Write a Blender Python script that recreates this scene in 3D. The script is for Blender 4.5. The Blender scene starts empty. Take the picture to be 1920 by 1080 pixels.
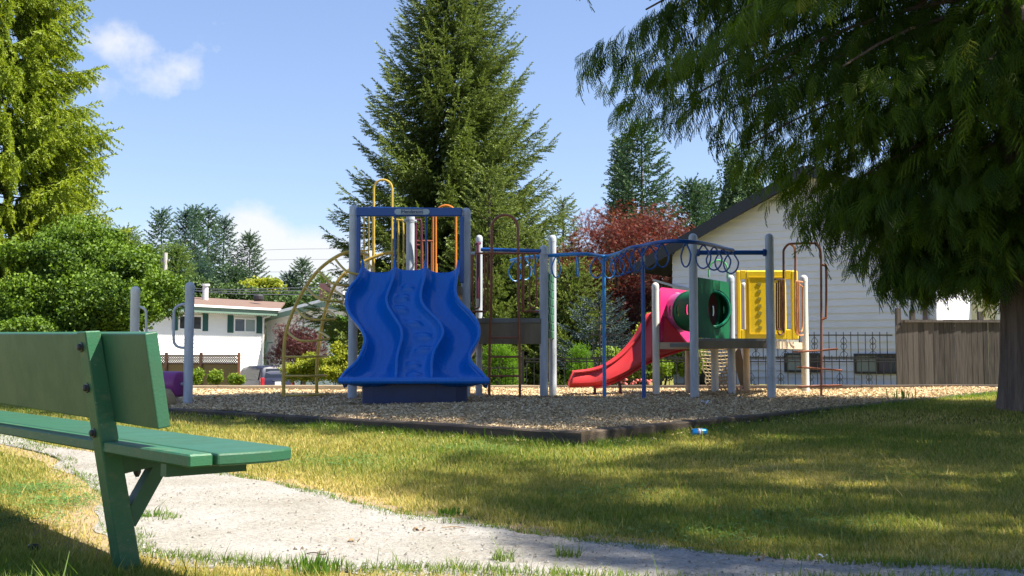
import bpy, math, random
import numpy as np
from mathutils import Vector, Matrix
random.seed(7); RNG = np.random.default_rng(11)
R = math.radians; PI = math.pi
S = bpy.context.scene; COL = S.collection
# ---------------------------------------------------------------- camera
F, CH, HZ = 2000.0, 0.73, 668.0
PITCH = math.atan((HZ-540)/F)
cd = bpy.data.cameras.new('camera'); cam = bpy.data.objects.new('camera', cd); COL.objects.link(cam)
cd.lens = 37.5; cd.sensor_width = 36; cd.clip_start = .1; cd.clip_end = 3000
cam.location = (0, 0, CH); cam.rotation_euler = (PI/2+PITCH, 0, 0); S.camera = cam
# ---------------------------------------------------------------- sun and sky
SUN_EL, SDX, SDY = R(55), .975, -.22
sv = Vector((SDX*math.cos(SUN_EL), SDY*math.cos(SUN_EL), math.sin(SUN_EL))).normalized()
ld = bpy.data.lights.new('sun', 'SUN'); ld.energy = 5.0; ld.angle = R(.5); ld.color = (1, .93, .80)
sun = bpy.data.objects.new('sun', ld); COL.objects.link(sun)
sun.rotation_euler = sv.to_track_quat('Z', 'Y').to_euler(); sun.location = (0, 0, 30)
W = bpy.data.worlds.new('World'); S.world = W; W.use_nodes = True
nt = W.node_tree; N = nt.nodes; L = nt.links
bg = N['Background']; sky = N.new('ShaderNodeTexSky'); sky.sky_type = 'NISHITA'; sky.sun_disc = False
sky.sun_elevation = SUN_EL; sky.sun_rotation = math.atan2(SDX, SDY)
sky.air_density = 1.0; sky.dust_density = .2; sky.ozone_density = 1.6
bg.inputs['Strength'].default_value = .115
def pdir(px, py):
    x, v = (px-960)/F, (540-py)/F
    return Vector((x, math.cos(PITCH)-v*math.sin(PITCH), math.sin(PITCH)+v*math.cos(PITCH)))
tc = N.new('ShaderNodeTexCoord')
noi = N.new('ShaderNodeTexNoise'); noi.inputs['Scale'].default_value = 21; noi.inputs['Detail'].default_value = 9; noi.inputs['Roughness'].default_value = .58
L.new(tc.outputs['Generated'], noi.inputs['Vector'])
def mth(op, a, b=None, clamp=False):
    m = N.new('ShaderNodeMath'); m.operation = op; m.use_clamp = clamp
    for i, q in enumerate((a, b)):
        if q is None: continue
        if isinstance(q, (int, float)): m.inputs[i].default_value = q
        else: L.new(q, m.inputs[i])
    return m.outputs[0]
acc = None
# drifting cumulus: direction, half width, half height (in direction units), density
for px, py, wx, wz, am in ((250, 88, .048, .020, 1.0), (300, 128, .055, .026, 1.0), (215, 150, .048, .018, .55), (368, 95, .03, .013, .5), (420, 47, .014, .005, .5),
                      (440, 415, .05, .020, 1.25), (495, 440, .05, .022, 1.5), (530, 480, .085, .03, 1.7), (600, 490, .07, .035, 1.5), (250, 450, .05, .022, .8), (480, 530, .20, .03, 1.0),
                      (700, 555, .35, .03, .5), (345, 400, .03, .012, .35)):
    d = pdir(px, py).normalized()
    s = N.new('ShaderNodeVectorMath'); s.operation = 'SUBTRACT'; L.new(tc.outputs['Generated'], s.inputs[0]); s.inputs[1].default_value = d
    mm = N.new('ShaderNodeVectorMath'); mm.operation = 'MULTIPLY'; L.new(s.outputs[0], mm.inputs[0]); mm.inputs[1].default_value = (1/wx, 1/wx, 1/wz)
    ln = N.new('ShaderNodeVectorMath'); ln.operation = 'LENGTH'; L.new(mm.outputs[0], ln.inputs[0])
    g = mth('MULTIPLY', mth('SUBTRACT', 1.35, ln.outputs['Value'], True), am)
    acc = g if acc is None else mth('MAXIMUM', acc, g)
nn = mth('SUBTRACT', noi.outputs['Fac'], .5)
cl = mth('MULTIPLY', mth('ADD', mth('SUBTRACT', acc, .33), mth('MULTIPLY', nn, 3.4)), .85, True)
cl = mth('MULTIPLY', cl, mth('MULTIPLY', acc, 2.2, True), True)
cl = mth('MULTIPLY', cl, .92)
mx = N.new('ShaderNodeMixRGB'); L.new(cl, mx.inputs['Fac']); tn = N.new('ShaderNodeMixRGB'); tn.blend_type = 'MULTIPLY'; tn.inputs[0].default_value = 1; gm = N.new('ShaderNodeGamma'); gm.inputs['Gamma'].default_value = .75; L.new(sky.outputs[0], gm.inputs['Color']); L.new(gm.outputs[0], tn.inputs[1]); tn.inputs[2].default_value = (.77, .82, .99, 1); L.new(tn.outputs[0], mx.inputs['Color1']); mx.inputs['Color2'].default_value = (3.2, 3.25, 3.35, 1)
L.new(mx.outputs[0], bg.inputs['Color'])
S.view_settings.view_transform = 'Standard'; S.view_settings.look = 'None'; S.view_settings.exposure = 1.42; S.view_settings.gamma = 1
S.cycles.use_adaptive_sampling = True; S.cycles.max_bounces = 6; S.cycles.transparent_max_bounces = 8
# ---------------------------------------------------------------- geometry helpers
def P(px, py, Y):
    d = pdir(px, py); k = Y/d.y
    return Vector((d.x*k, Y, CH+d.z*k))
def PZ(px, py, z):
    d = pdir(px, py); k = (z-CH)/d.z
    return Vector((d.x*k, d.y*k, z))
def gz(x, y):
    y = np.asarray(y, dtype=float)
    a = np.clip(.02*(y-4), 0, .15)
    b = np.clip((y-19.0)/28, 0, 1); b = b*b*(3-2*b)*1.65
    return a-b
def G(px, py):
    z = 0.
    for i in range(30): p = PZ(px, py, z); z = .5*z+.5*float(gz(p.x, p.y))
    return Vector((p.x, p.y, float(gz(p.x, p.y))))
CZ = .17
def mesh(name, V, Fc, mat, parent=None, smooth=False):
    me = bpy.data.meshes.new(name); me.from_pydata([tuple(v) for v in V], [], Fc); me.update()
    if smooth: me.polygons.foreach_set('use_smooth', [True]*len(me.polygons))
    if mat:
        for m in (mat if isinstance(mat, (list, tuple)) else [mat]): me.materials.append(m)
    o = bpy.data.objects.new(name, me); COL.objects.link(o)
    if parent is not None: o.parent = parent; o.matrix_parent_inverse = Matrix.Translation(-parent_loc(parent))
    return o
def parent_loc(p): return Vector(p.location)
def tag(o, label, cat, group=None, kind=None):
    o['label'] = label; o['category'] = cat
    if group: o['group'] = group
    if kind: o['kind'] = kind
    return o
def thing(name, label, cat, loc, group=None):
    o = bpy.data.objects.new(name, None); COL.objects.link(o); o.location = loc; o.empty_display_size = .1
    return tag(o, label, cat, group)
def struct(o): o['kind'] = 'structure'; return o
class MB:
    def __init__(s): s.v = []; s.f = []; s.sm = []
    def add(s, V, Fc):
        b = len(s.v); s.v += [Vector(v) for v in V]; s.f += [[b+i for i in q] for q in Fc]
    def box(s, c, size, rz=0, rot=None, bev=0):
        x, y, z = (q/2 for q in size); M = rot or Matrix.Rotation(rz, 3, 'Z'); c = Vector(c)
        if bev:
            b = min(bev, x*.9, y*.9, z*.9); V = []
            for sx in (-1, 1):
                for sy in (-1, 1):
                    for sz in (-1, 1): V += [(sx*(x-b), sy*(y-b), sz*z), (sx*(x-b), sy*y, sz*(z-b)), (sx*x, sy*(y-b), sz*(z-b))]
            import bmesh
            bm = bmesh.new()
            for v in V: bm.verts.new(c+M@Vector(v))
            r = bmesh.ops.convex_hull(bm, input=bm.verts); bm.verts.ensure_lookup_table(); bm.verts.index_update()
            s.add([v.co.copy() for v in bm.verts], [[v.index for v in f.verts] for f in bm.faces]); bm.free(); return s
        V = [c+M@Vector((sx*x, sy*y, sz*z)) for sx in (-1, 1) for sy in (-1, 1) for sz in (-1, 1)]
        s.add(V, [(0, 1, 3, 2), (4, 6, 7, 5), (0, 4, 5, 1), (2, 3, 7, 6), (0, 2, 6, 4), (1, 5, 7, 3)]); return s
    def bar(s, a, b, w, h, up=(0, 0, 1)):      # rectangular bar from a to b
        a, b = Vector(a), Vector(b); d = b-a; l = d.length; d.normalize(); u = Vector(up)
        r = d.cross(u).normalized(); u = r.cross(d)
        V = [p+r*(i*w/2)+u*(j*h/2) for p in (a, b) for i, j in ((-1, -1), (1, -1), (1, 1), (-1, 1))]
        s.add(V, [(3, 2, 1, 0), (4, 5, 6, 7), (0, 1, 5, 4), (1, 2, 6, 5), (2, 3, 7, 6), (3, 0, 4, 7)]); return s
    def tube(s, pts, r, n=10, closed=False, cap=True):
        pts = [Vector(p) for p in pts]; m = len(pts); rr = r if isinstance(r, (list, tuple)) else [r]*m
        T = []
        for i in range(m):
            a = pts[(i-1) % m] if (closed or i > 0) else pts[i]; b = pts[(i+1) % m] if (closed or i < m-1) else pts[i]
            T.append((b-a).normalized())
        u = T[0].orthogonal().normalized(); V = []
        for i in range(m):
            u = (u-T[i]*u.dot(T[i])).normalized(); w = T[i].cross(u)
            V += [pts[i]+(u*math.cos(2*PI*k/n)+w*math.sin(2*PI*k/n))*rr[i] for k in range(n)]
        Fc = []
        for i in range(m if closed else m-1):
            j = (i+1) % m
            for k in range(n): Fc.append((i*n+k, i*n+(k+1) % n, j*n+(k+1) % n, j*n+k))
        if cap and not closed: Fc += [tuple(range(n))[::-1], tuple((m-1)*n+k for k in range(n))]
        s.add(V, Fc); return s
    def lathe(s, c, prof, n=20, axis=(0, 0, 1)):
        q = Vector((0, 0, 1)).rotation_difference(Vector(axis)).to_matrix(); c = Vector(c); V = []; Fc = []
        for r, z in prof: V += [c+q@Vector((r*math.cos(2*PI*k/n), r*math.sin(2*PI*k/n), z)) for k in range(n)]
        for i in range(len(prof)-1):
            for k in range(n): Fc.append((i*n+k, i*n+(k+1) % n, (i+1)*n+(k+1) % n, (i+1)*n+k))
        Fc += [tuple(range(n))[::-1], tuple((len(prof)-1)*n+k for k in range(n))]
        s.add(V, Fc); return s
    def prism(s, poly, off):                   # polygon extruded by a vector
        off = Vector(off); n = len(poly); V = [Vector(p) for p in poly]+[Vector(p)+off for p in poly]
        s.add(V, [tuple(range(n))[::-1], tuple(range(n, 2*n))]+[(i, (i+1) % n, n+(i+1) % n, n+i) for i in range(n)]); return s
    def build(s, name, mat, parent=None, smooth=False, auto=True):
        o = mesh(name, s.v, s.f, mat, parent, smooth)
        import bmesh
        bm = bmesh.new(); bm.from_mesh(o.data); bmesh.ops.recalc_face_normals(bm, faces=bm.faces); bm.to_mesh(o.data); bm.free()
        if smooth:
            o.data.polygons.foreach_set('use_smooth', [True]*len(o.data.polygons))
            o.data.set_sharp_from_angle(angle=R(42))
        return o
def smoothpts(pts, k=6, closed=False):          # Catmull-Rom
    pts = [Vector(p) for p in pts]; n = len(pts); out = []
    for i in range(n if closed else n-1):
        g = (lambda j: pts[j % n]) if closed else (lambda j: pts[max(0, min(n-1, j))])
        p0, p1, p2, p3 = g(i-1), g(i), g(i+1), g(i+2)
        for t in (j/k for j in range(k)):
            out.append(.5*((2*p1)+(p2-p0)*t+(2*p0-5*p1+4*p2-p3)*t*t+(3*p1-p0-3*p2+p3)*t**3))
    if not closed: out.append(pts[-1])
    return out
def lin(a): return tuple((c/12.92 if c <= .04045 else ((c+.055)/1.055)**2.4) for c in a)
# ---------------------------------------------------------------- materials
def nodes(name):
    m = bpy.data.materials.new(name); m.use_nodes = True
    return m, m.node_tree.nodes, m.node_tree.links, m.node_tree.nodes['Principled BSDF']
def mat(name, c, rough=.5, c2=None, scale=8, amt=.5, bump=0, bscale=60, metal=0, detail=6, stretch=(1, 1, 1), thr=(.35, .7), spec=.5, chip=None, chs=70, cht=.68):
    m, n, l, b = nodes(name); b.inputs['Roughness'].default_value = rough; b.inputs['Metallic'].default_value = metal; b.inputs['Specular IOR Level'].default_value = spec
    tcn = n.new('ShaderNodeTexCoord'); mp = n.new('ShaderNodeMapping'); mp.inputs['Scale'].default_value = stretch; l.new(tcn.outputs['Object'], mp.inputs['Vector'])
    c2 = c2 or tuple(v*.72 for v in c)
    no = n.new('ShaderNodeTexNoise'); no.inputs['Scale'].default_value = scale; no.inputs['Detail'].default_value = detail; no.inputs['Roughness'].default_value = .65; l.new(mp.outputs[0], no.inputs['Vector'])
    rp = n.new('ShaderNodeValToRGB'); rp.color_ramp.elements[0].position = thr[0]; rp.color_ramp.elements[1].position = thr[1]
    rp.color_ramp.elements[0].color = (*c, 1); rp.color_ramp.elements[1].color = (*[c[i]*(1-amt)+c2[i]*amt for i in range(3)], 1)
    l.new(no.outputs['Fac'], rp.inputs['Fac']); l.new(rp.outputs[0], b.inputs['Base Color'])
    if chip:                                   # small chips and scuffs in the surface coat
        n3 = n.new('ShaderNodeTexNoise'); n3.inputs['Scale'].default_value = chs; n3.inputs['Detail'].default_value = 4; n3.inputs['Roughness'].default_value = .75; l.new(mp.outputs[0], n3.inputs['Vector'])
        r3 = n.new('ShaderNodeValToRGB'); r3.color_ramp.elements[0].position = cht; r3.color_ramp.elements[1].position = cht+.05; l.new(n3.outputs['Fac'], r3.inputs['Fac'])
        m3 = n.new('ShaderNodeMixRGB'); l.new(r3.outputs[0], m3.inputs[0]); l.new(rp.outputs[0], m3.inputs[1]); m3.inputs[2].default_value = (*chip, 1); l.new(m3.outputs[0], b.inputs['Base Color'])
        m4 = n.new('ShaderNodeMapRange'); m4.inputs['To Min'].default_value = rough*.8; m4.inputs['To Max'].default_value = min(1, rough*1.5); l.new(no.outputs['Fac'], m4.inputs['Value']); l.new(m4.outputs[0], b.inputs['Roughness'])
    if bump:
        n2 = n.new('ShaderNodeTexNoise'); n2.inputs['Scale'].default_value = bscale; n2.inputs['Detail'].default_value = 5; l.new(mp.outputs[0], n2.inputs['Vector'])
        bp = n.new('ShaderNodeBump'); bp.inputs['Strength'].default_value = bump; bp.inputs['Distance'].default_value = .02; l.new(n2.outputs['Fac'], bp.inputs['Height']); l.new(bp.outputs[0], b.inputs['Normal'])
    return m
def leafmat(name, ca, cb, cc=None, trans=.35, rough=.55):
    # per-leaf colour from the 'rnd' attribute: ca .. cb with a few of cc
    m, n, l, b = nodes(name); b.inputs['Roughness'].default_value = rough; b.inputs['Specular IOR Level'].default_value = .3
    at = n.new('ShaderNodeAttribute'); at.attribute_name = 'rnd'
    rp = n.new('ShaderNodeValToRGB'); e = rp.color_ramp.elements; e[0].color = (*ca, 1); e[0].position = 0; e[1].color = (*cb, 1); e[1].position = .85 if cc else 1
    if cc: q = e.new(1.0); q.color = (*cc, 1)
    l.new(at.outputs['Fac'], rp.inputs['Fac']); l.new(rp.outputs[0], b.inputs['Base Color'])
    tr = n.new('ShaderNodeBsdfTranslucent'); hs = n.new('ShaderNodeHueSaturation'); hs.inputs['Saturation'].default_value = 1.1; hs.inputs['Value'].default_value = 1.5
    l.new(rp.outputs[0], hs.inputs['Color']); l.new(hs.outputs[0], tr.inputs['Color'])
    mix = n.new('ShaderNodeMixShader'); mix.inputs[0].default_value = trans; l.new(b.outputs[0], mix.inputs[1]); l.new(tr.outputs[0], mix.inputs[2])
    l.new(mix.outputs[0], n['Material Output'].inputs['Surface'])
    return m
# ---------------------------------------------------------------- foliage helpers
def rots(D, roll=None, up=(0, 0, 1)):
    """rotation matrices whose local x axis runs along D (N,3) and whose z axis is as upright as it can be, then rolled"""
    D = D/np.linalg.norm(D, axis=1, keepdims=True); U = np.tile(np.array(up, float), (len(D), 1))
    bad = np.abs((D*U).sum(1)) > .98; U[bad] = (1, 0, 0)
    Yx = np.cross(U, D); Yx /= np.linalg.norm(Yx, axis=1, keepdims=True); Z = np.cross(D, Yx)
    if roll is not None:
        c, s = np.cos(roll)[:, None], np.sin(roll)[:, None]; Yx, Z = Yx*c+Z*s, Z*c-Yx*s
    return np.stack([D, Yx, Z], axis=2)
def inst(name, tmpl, pos, rot, scl, rnd, mat, parent=None):
    V, Fc = tmpl; V = np.array(V, float); n = len(pos); k = len(V)
    scl = np.asarray(scl, float); scl = scl[:, None] if scl.ndim == 1 else scl
    VV = (V[None]*scl[:, None, :]) if scl.shape[1] == 3 else V[None]*scl[:, None]
    VV = np.einsum('nij,nkj->nki', rot, VV)+pos[:, None, :]
    me = bpy.data.meshes.new(name); me.vertices.add(n*k); me.vertices.foreach_set('co', VV.reshape(-1).astype(np.float32))
    ls = np.array([len(f) for f in Fc]); fi = np.concatenate([np.array(f) for f in Fc])
    loops = (fi[None]+(np.arange(n)*k)[:, None]).reshape(-1); cnt = np.tile(ls, n); st = np.concatenate([[0], np.cumsum(cnt)[:-1]])
    me.loops.add(len(loops)); me.loops.foreach_set('vertex_index', loops.astype(np.int32))
    me.polygons.add(len(cnt)); me.polygons.foreach_set('loop_start', st.astype(np.int32)); me.polygons.foreach_set('loop_total', cnt.astype(np.int32))
    me.update(calc_edges=True)
    at = me.attributes.new('rnd', 'FLOAT', 'POINT'); at.data.foreach_set('value', np.repeat(rnd, k).astype(np.float32))
    me.materials.append(mat); o = bpy.data.objects.new(name, me); COL.objects.link(o)
    if parent is not None: o.parent = parent; o.matrix_parent_inverse = Matrix.Translation(-parent_loc(parent))
    return o
def t_needle(n=16, w=.045, l=.2, seed=1):
    r = random.Random(seed); V = []; Fc = []
    def tri(a, d, ln, wd):
        d = Vector(d).normalized(); s = d.cross(Vector((r.uniform(-1, 1), r.uniform(-1, 1), r.uniform(-1, 1)))).normalized(); b = len(V)
        V.extend([tuple(Vector(a)-s*wd), tuple(Vector(a)+s*wd), tuple(Vector(a)+d*ln)]); Fc.append((b, b+1, b+2))
    for i in range(n):
        t = (i+.5)/n; a = i*2.4+r.random()
        tri((t*.9, 0, 0), (.9+.5*t, math.cos(a), math.sin(a)), l*(1.1-.4*t), w)
    b = len(V); V.extend([(0, -.02, 0), (0, .02, 0), (1, 0, 0)]); Fc.append((b, b+1, b+2))
    return V, Fc
def t_frond(n=11, seed=2, droop=.55, wid=.016):
    """flat drooping cedar spray: rachis with alternate side shoots, each with short scales"""
    r = random.Random(seed); V = []; Fc = []
    def strip(a, b, w0, w1):
        a, b = Vector(a), Vector(b); d = (b-a).normalized(); s = d.cross(Vector((0, 0, 1)))
        s = s.normalized() if s.length > .05 else Vector((0, 1, 0)); k = len(V)
        V.extend([tuple(a-s*w0), tuple(a+s*w0), tuple(b+s*w1), tuple(b-s*w1)]); Fc.append((k, k+1, k+2, k+3))
    f = lambda t: Vector((t*(1-.18*t), 0, -droop*t*t))
    for i in range(4): strip(f(i/4), f((i+1)/4), wid*.7, wid*.6)
    for i in range(n):
        t = .06+.92*i/n; sd = 1 if i % 2 else -1; p = f(t); ln = (.42*(1-t)**.7+.10)*r.uniform(.8, 1.15)
        d = Vector((.62, sd*.62, -.35-.8*t)).normalized(); q = p+d*ln*.6+Vector((0, 0, -.02)); e = p+d*ln+Vector((0, 0, -.22*ln-.03))
        strip(p, q, wid*.8, wid*1.15); strip(q, e, wid*1.15, wid*.25)
        for j in (.3, .55, .8):
            pp = p+(e-p)*j; s2 = 1 if r.random() < .5 else -1
            for s2 in (-1, 1):
                dd = Vector((.75, sd*.25+s2*.5, -.75)).normalized(); strip(pp, pp+dd*ln*.33*(1.1-j*.5), wid*.85, wid*.3)
    return V, Fc
def t_leaves(n=7, w=.16, l=.42, seed=3, spread=.55):
    r = random.Random(seed); V = []; Fc = []
    for i in range(n):
        d = Vector((r.gauss(0, 1), r.gauss(0, 1), r.gauss(0, .6)+.2)).normalized(); c = Vector((r.gauss(0, 1), r.gauss(0, 1), r.gauss(0, 1)))*spread*.4
        s = d.cross(Vector((r.gauss(0, 1), r.gauss(0, 1), r.gauss(0, 1)))).normalized(); nrm = d.cross(s); b = len(V)
        V.extend([tuple(c), tuple(c+d*l*.5+s*w+nrm*.04), tuple(c+d*l), tuple(c+d*l*.5-s*w+nrm*.04)]); Fc.append((b, b+1, b+2, b+3))
    return V, Fc
def t_star(n=5, l=.5, seed=4):                  # palmate maple leaf
    r = random.Random(seed); V = [(0, 0, 0)]; Fc = []
    for i in range(n):
        a = (i-(n-1)/2)*.62; b = len(V)
        V.extend([(l*.35*math.cos(a-.22), l*.35*math.sin(a-.22), .02), (l*math.cos(a), l*math.sin(a), -.12), (l*.35*math.cos(a+.22), l*.35*math.sin(a+.22), .02)]); Fc.append((0, b, b+1, b+2))
    return V, Fc
def branches(specs):
    """specs: list of (origin, azimuth, length, a, b) with height a*t+b*t*t times length; returns sample function"""
    o = np.array([s[0] for s in specs]); az = np.array([s[1] for s in specs]); ln = np.array([s[2] for s in specs]); a = np.array([s[3] for s in specs]); b = np.array([s[4] for s in specs])
    dh = np.stack([np.cos(az), np.sin(az), np.zeros_like(az)], 1)
    def at(i, t):
        p = o[i]+dh[i]*(ln[i]*t)[:, None]; p[:, 2] += ln[i]*(a[i]*t+b[i]*t*t)
        tg = dh[i].copy(); tg[:, 2] += a[i]+2*b[i]*t
        return p, tg/np.linalg.norm(tg, axis=1, keepdims=True)
    return at, ln, dh
def woodmesh(name, base, top, r0, r1, specs, mat, parent, br=.02, lean=(0, 0), n=12, sub=1):
    m = MB(); b, t = Vector(base), Vector(top); k = 9; pts = []; rr = []
    for i in range(k):
        s = i/(k-1); w = .6*r0*math.sin(s*7+base[0])*s*(1-s); pts.append(b.lerp(t, s)+Vector((w, w*.6, 0))); rr.append(r0+(r1-r0)*s**.8+(r0*.45*max(0, 1-s*12)))
    m.tube(pts, rr, n)
    for (o, az, ln, a, c) in specs[::sub]:
        q = []; rq = []
        for j in range(5):
            s = j/4; q.append((o[0]+math.cos(az)*ln*s, o[1]+math.sin(az)*ln*s, o[2]+ln*(a*s+c*s*s))); rq.append(br*(1-.8*s)*(.4+ln*.35))
        m.tube(q, rq, 4, cap=False)
    return m.build(name, mat, parent, smooth=True)
# ================================================================ ground, path, chips
def grid(name, xs, ys, zf, mat):
    X, Yy = np.meshgrid(xs, ys); Z = zf(X, Yy); V = np.stack([X, Yy, Z], -1).reshape(-1, 3); nx = len(xs)
    Fc = [(j*nx+i, j*nx+i+1, (j+1)*nx+i+1, (j+1)*nx+i) for j in range(len(ys)-1) for i in range(nx-1)]
    return mesh(name, V, Fc, mat, smooth=True)
def groundmat():
    m, n, l, b = nodes('turf_soil'); b.inputs['Roughness'].default_value = .95; b.inputs['Specular IOR Level'].default_value = .1
    tcn = n.new('ShaderNodeTexCoord')
    def noise(sc, dt=6):
        q = n.new('ShaderNodeTexNoise'); q.inputs['Scale'].default_value = sc; q.inputs['Detail'].default_value = dt; q.inputs['Roughness'].default_value = .7; l.new(tcn.outputs['Object'], q.inputs['Vector']); return q.outputs['Fac']
    rp = n.new('ShaderNodeValToRGB'); e = rp.color_ramp.elements; e[0].position = .35; e[0].color = (.10, .13, .022, 1); e[1].position = .62; e[1].color = (.27, .23, .075, 1)
    l.new(noise(1.1), rp.inputs['Fac'])
    r2 = n.new('ShaderNodeValToRGB'); e = r2.color_ramp.elements; e[0].position = .3; e[0].color = (.45, .45, .45, 1); e[1].position = .7; e[1].color = (1.35, 1.3, 1.1, 1); l.new(noise(60, 8), r2.inputs['Fac'])
    mu = n.new('ShaderNodeMixRGB'); mu.blend_type = 'MULTIPLY'; mu.inputs[0].default_value = 1; l.new(rp.outputs[0], mu.inputs[1]); l.new(r2.outputs[0], mu.inputs[2]); l.new(mu.outputs[0], b.inputs['Base Color'])
    bp = n.new('ShaderNodeBump'); bp.inputs['Strength'].default_value = .7; bp.inputs['Distance'].default_value = .03; l.new(noise(90, 4), bp.inputs['Height']); l.new(bp.outputs[0], b.inputs['Normal'])
    return m
ys = np.concatenate([np.arange(-12, 3, 1.), np.arange(3, 24, .5), np.arange(24, 60, 2.), np.arange(60, 420, 30.)])
gnd = struct(grid('lawn_ground', np.concatenate([np.arange(-400, -20, 20.), np.arange(-20, 20.1, .5), np.arange(30, 420, 20.)]), ys, lambda x, y: gz(x, y), groundmat()))
# gravel path: a worn band 1.4 m wide, its edges taken as ground points
path_far = [G(*p) for p in ((75, 833), (180, 850), (300, 868), (430, 890), (520, 908), (600, 926), (700, 952), (800, 970), (900, 985), (1000, 1002), (1100, 1015), (1300, 1035), (1500, 1052), (1700, 1062), (1920, 1074))]
path_near = [G(*p) for p in ((60, 848), (120, 880), (170, 915), (195, 945), (185, 985), (215, 1020), (290, 1050), (420, 1068), (560, 1074), (760, 1083), (960, 1090), (1200, 1098), (1450, 1106), (1700, 1112), (1980, 1120))]
pf = smoothpts([Vector((-5.6, 10.6, 0))]+path_far+[Vector((2.4, 3.3, 0)), Vector((4.6, 2.4, 0)), Vector((9, 1.2, 0))], 5)
pn = smoothpts([Vector((-5.9, 10.2, 0))]+path_near+[Vector((2.1, 2.75, 0)), Vector((4.2, 1.6, 0)), Vector((8.6, .2, 0))], 5)
V = []; Fc = []; K = 14
for i, (a, b) in enumerate(zip(pf, pn)):
    for k in range(K):
        q = a.lerp(b, k/(K-1)); j = .022*math.sin(i*1.1+k)+.02*math.sin(i*.47) if k in (0, K-1) else 0
        h = .0 if k in (0, K-1) else .008+.003*math.sin(i*2.1+k*1.3)
        V.append((q.x+j, q.y+j, float(gz(q.x, q.y))+.006+h))
for i in range(len(pf)-1):
    for k in range(K-1): Fc.append((i*K+k, i*K+k+1, (i+1)*K+k+1, (i+1)*K+k))
def gravelmat():
    m, n, l, b = nodes('gravel'); b.inputs['Roughness'].default_value = .95; b.inputs['Specular IOR Level'].default_value = .15
    tcn = n.new('ShaderNodeTexCoord')
    def noise(sc, dt=6, ro=.65):
        q = n.new('ShaderNodeTexNoise'); q.inputs['Scale'].default_value = sc; q.inputs['Detail'].default_value = dt; q.inputs['Roughness'].default_value = ro; l.new(tcn.outputs['Object'], q.inputs['Vector']); return q.outputs['Fac']
    rp = n.new('ShaderNodeValToRGB'); e = rp.color_ramp.elements; e[0].position = .3; e[0].color = (.27, .25, .215, 1); e[1].position = .7; e[1].color = (.38, .37, .355, 1); l.new(noise(1.4), rp.inputs['Fac'])
    r2 = n.new('ShaderNodeValToRGB'); e = r2.color_ramp.elements; e[0].position = .32; e[0].color = (.5, .47, .44, 1); e[1].position = .5; e[1].color = (1.05, 1.05, 1.05, 1); l.new(noise(70, 9, .8), r2.inputs['Fac'])
    vo = n.new('ShaderNodeTexVoronoi'); vo.inputs['Scale'].default_value = 85; l.new(tcn.outputs['Object'], vo.inputs['Vector'])
    r3 = n.new('ShaderNodeValToRGB'); e = r3.color_ramp.elements; e[0].position = .0; e[0].color = (.78, .78, .78, 1); e[1].position = 1; e[1].color = (1.12, 1.12, 1.12, 1); l.new(vo.outputs['Color'], r3.inputs['Fac'])
    c = rp.outputs[0]
    for r in (r2, r3):
        mu = n.new('ShaderNodeMixRGB'); mu.blend_type = 'MULTIPLY'; mu.inputs[0].default_value = 1; l.new(c, mu.inputs[1]); l.new(r.outputs[0], mu.inputs[2]); c = mu.outputs[0]
    l.new(c, b.inputs['Base Color'])
    bp = n.new('ShaderNodeBump'); bp.inputs['Strength'].default_value = .55; bp.inputs['Distance'].default_value = .012; l.new(noise(120, 6, .8), bp.inputs['Height']); l.new(bp.outputs[0], b.inputs['Normal'])
    return m
GRAVEL = gravelmat()
struct(mesh('gravel_path', V, Fc, GRAVEL, smooth=True))
V = []; Fc = []                               # trodden bare soil along both edges of the path, a few mm below it
for i, (a, b) in enumerate(zip(pf, pn)):
    d = (a-b); d.z = 0; d = d.normalized(); w = .10+.07*math.sin(i*.8)+.05*math.sin(i*2.3); w2 = .16+.10*math.sin(i*.6+2)+.05*math.sin(i*1.9)+(.28 if 5 < a.y < 9.5 else 0)
    for q in (a+d*w, a-d*.1, b+d*.1, b-d*w2): V.append((q.x, q.y, float(gz(q.x, q.y))+.003))
for i in range(len(pf)-1):
    for k in range(3): Fc.append((i*4+k, i*4+k+1, i*4+5+k, i*4+4+k))
struct(mesh('bare_soil', V, Fc, mat('dry_soil', (.34, .255, .15), .95, (.22, .17, .09), 5, .8, .6, 70), smooth=True))
pathpoly = np.array([(p.x, p.y) for p in pf]+[(p.x, p.y) for p in pn[::-1]])
def inpoly(x, y, poly):
    ins = np.zeros(len(x), bool); n = len(poly)
    for i in range(n):
        x0, y0 = poly[i]; x1, y1 = poly[(i+1) % n]
        if y0 == y1: continue
        c = ((y0 > y) != (y1 > y)) & (x < (x1-x0)*(y-y0)/(y1-y0)+x0); ins ^= c
    return ins
def polydist(x, y, poly):
    d = np.full(len(x), 1e9)
    for i in range(len(poly)-1):
        a, b = poly[i], poly[i+1]; e = b-a; t = np.clip(((x-a[0])*e[0]+(y-a[1])*e[1])/(e@e+1e-9), 0, 1)
        d = np.minimum(d, np.hypot(x-a[0]-t*e[0], y-a[1]-t*e[1]))
    return d
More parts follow.
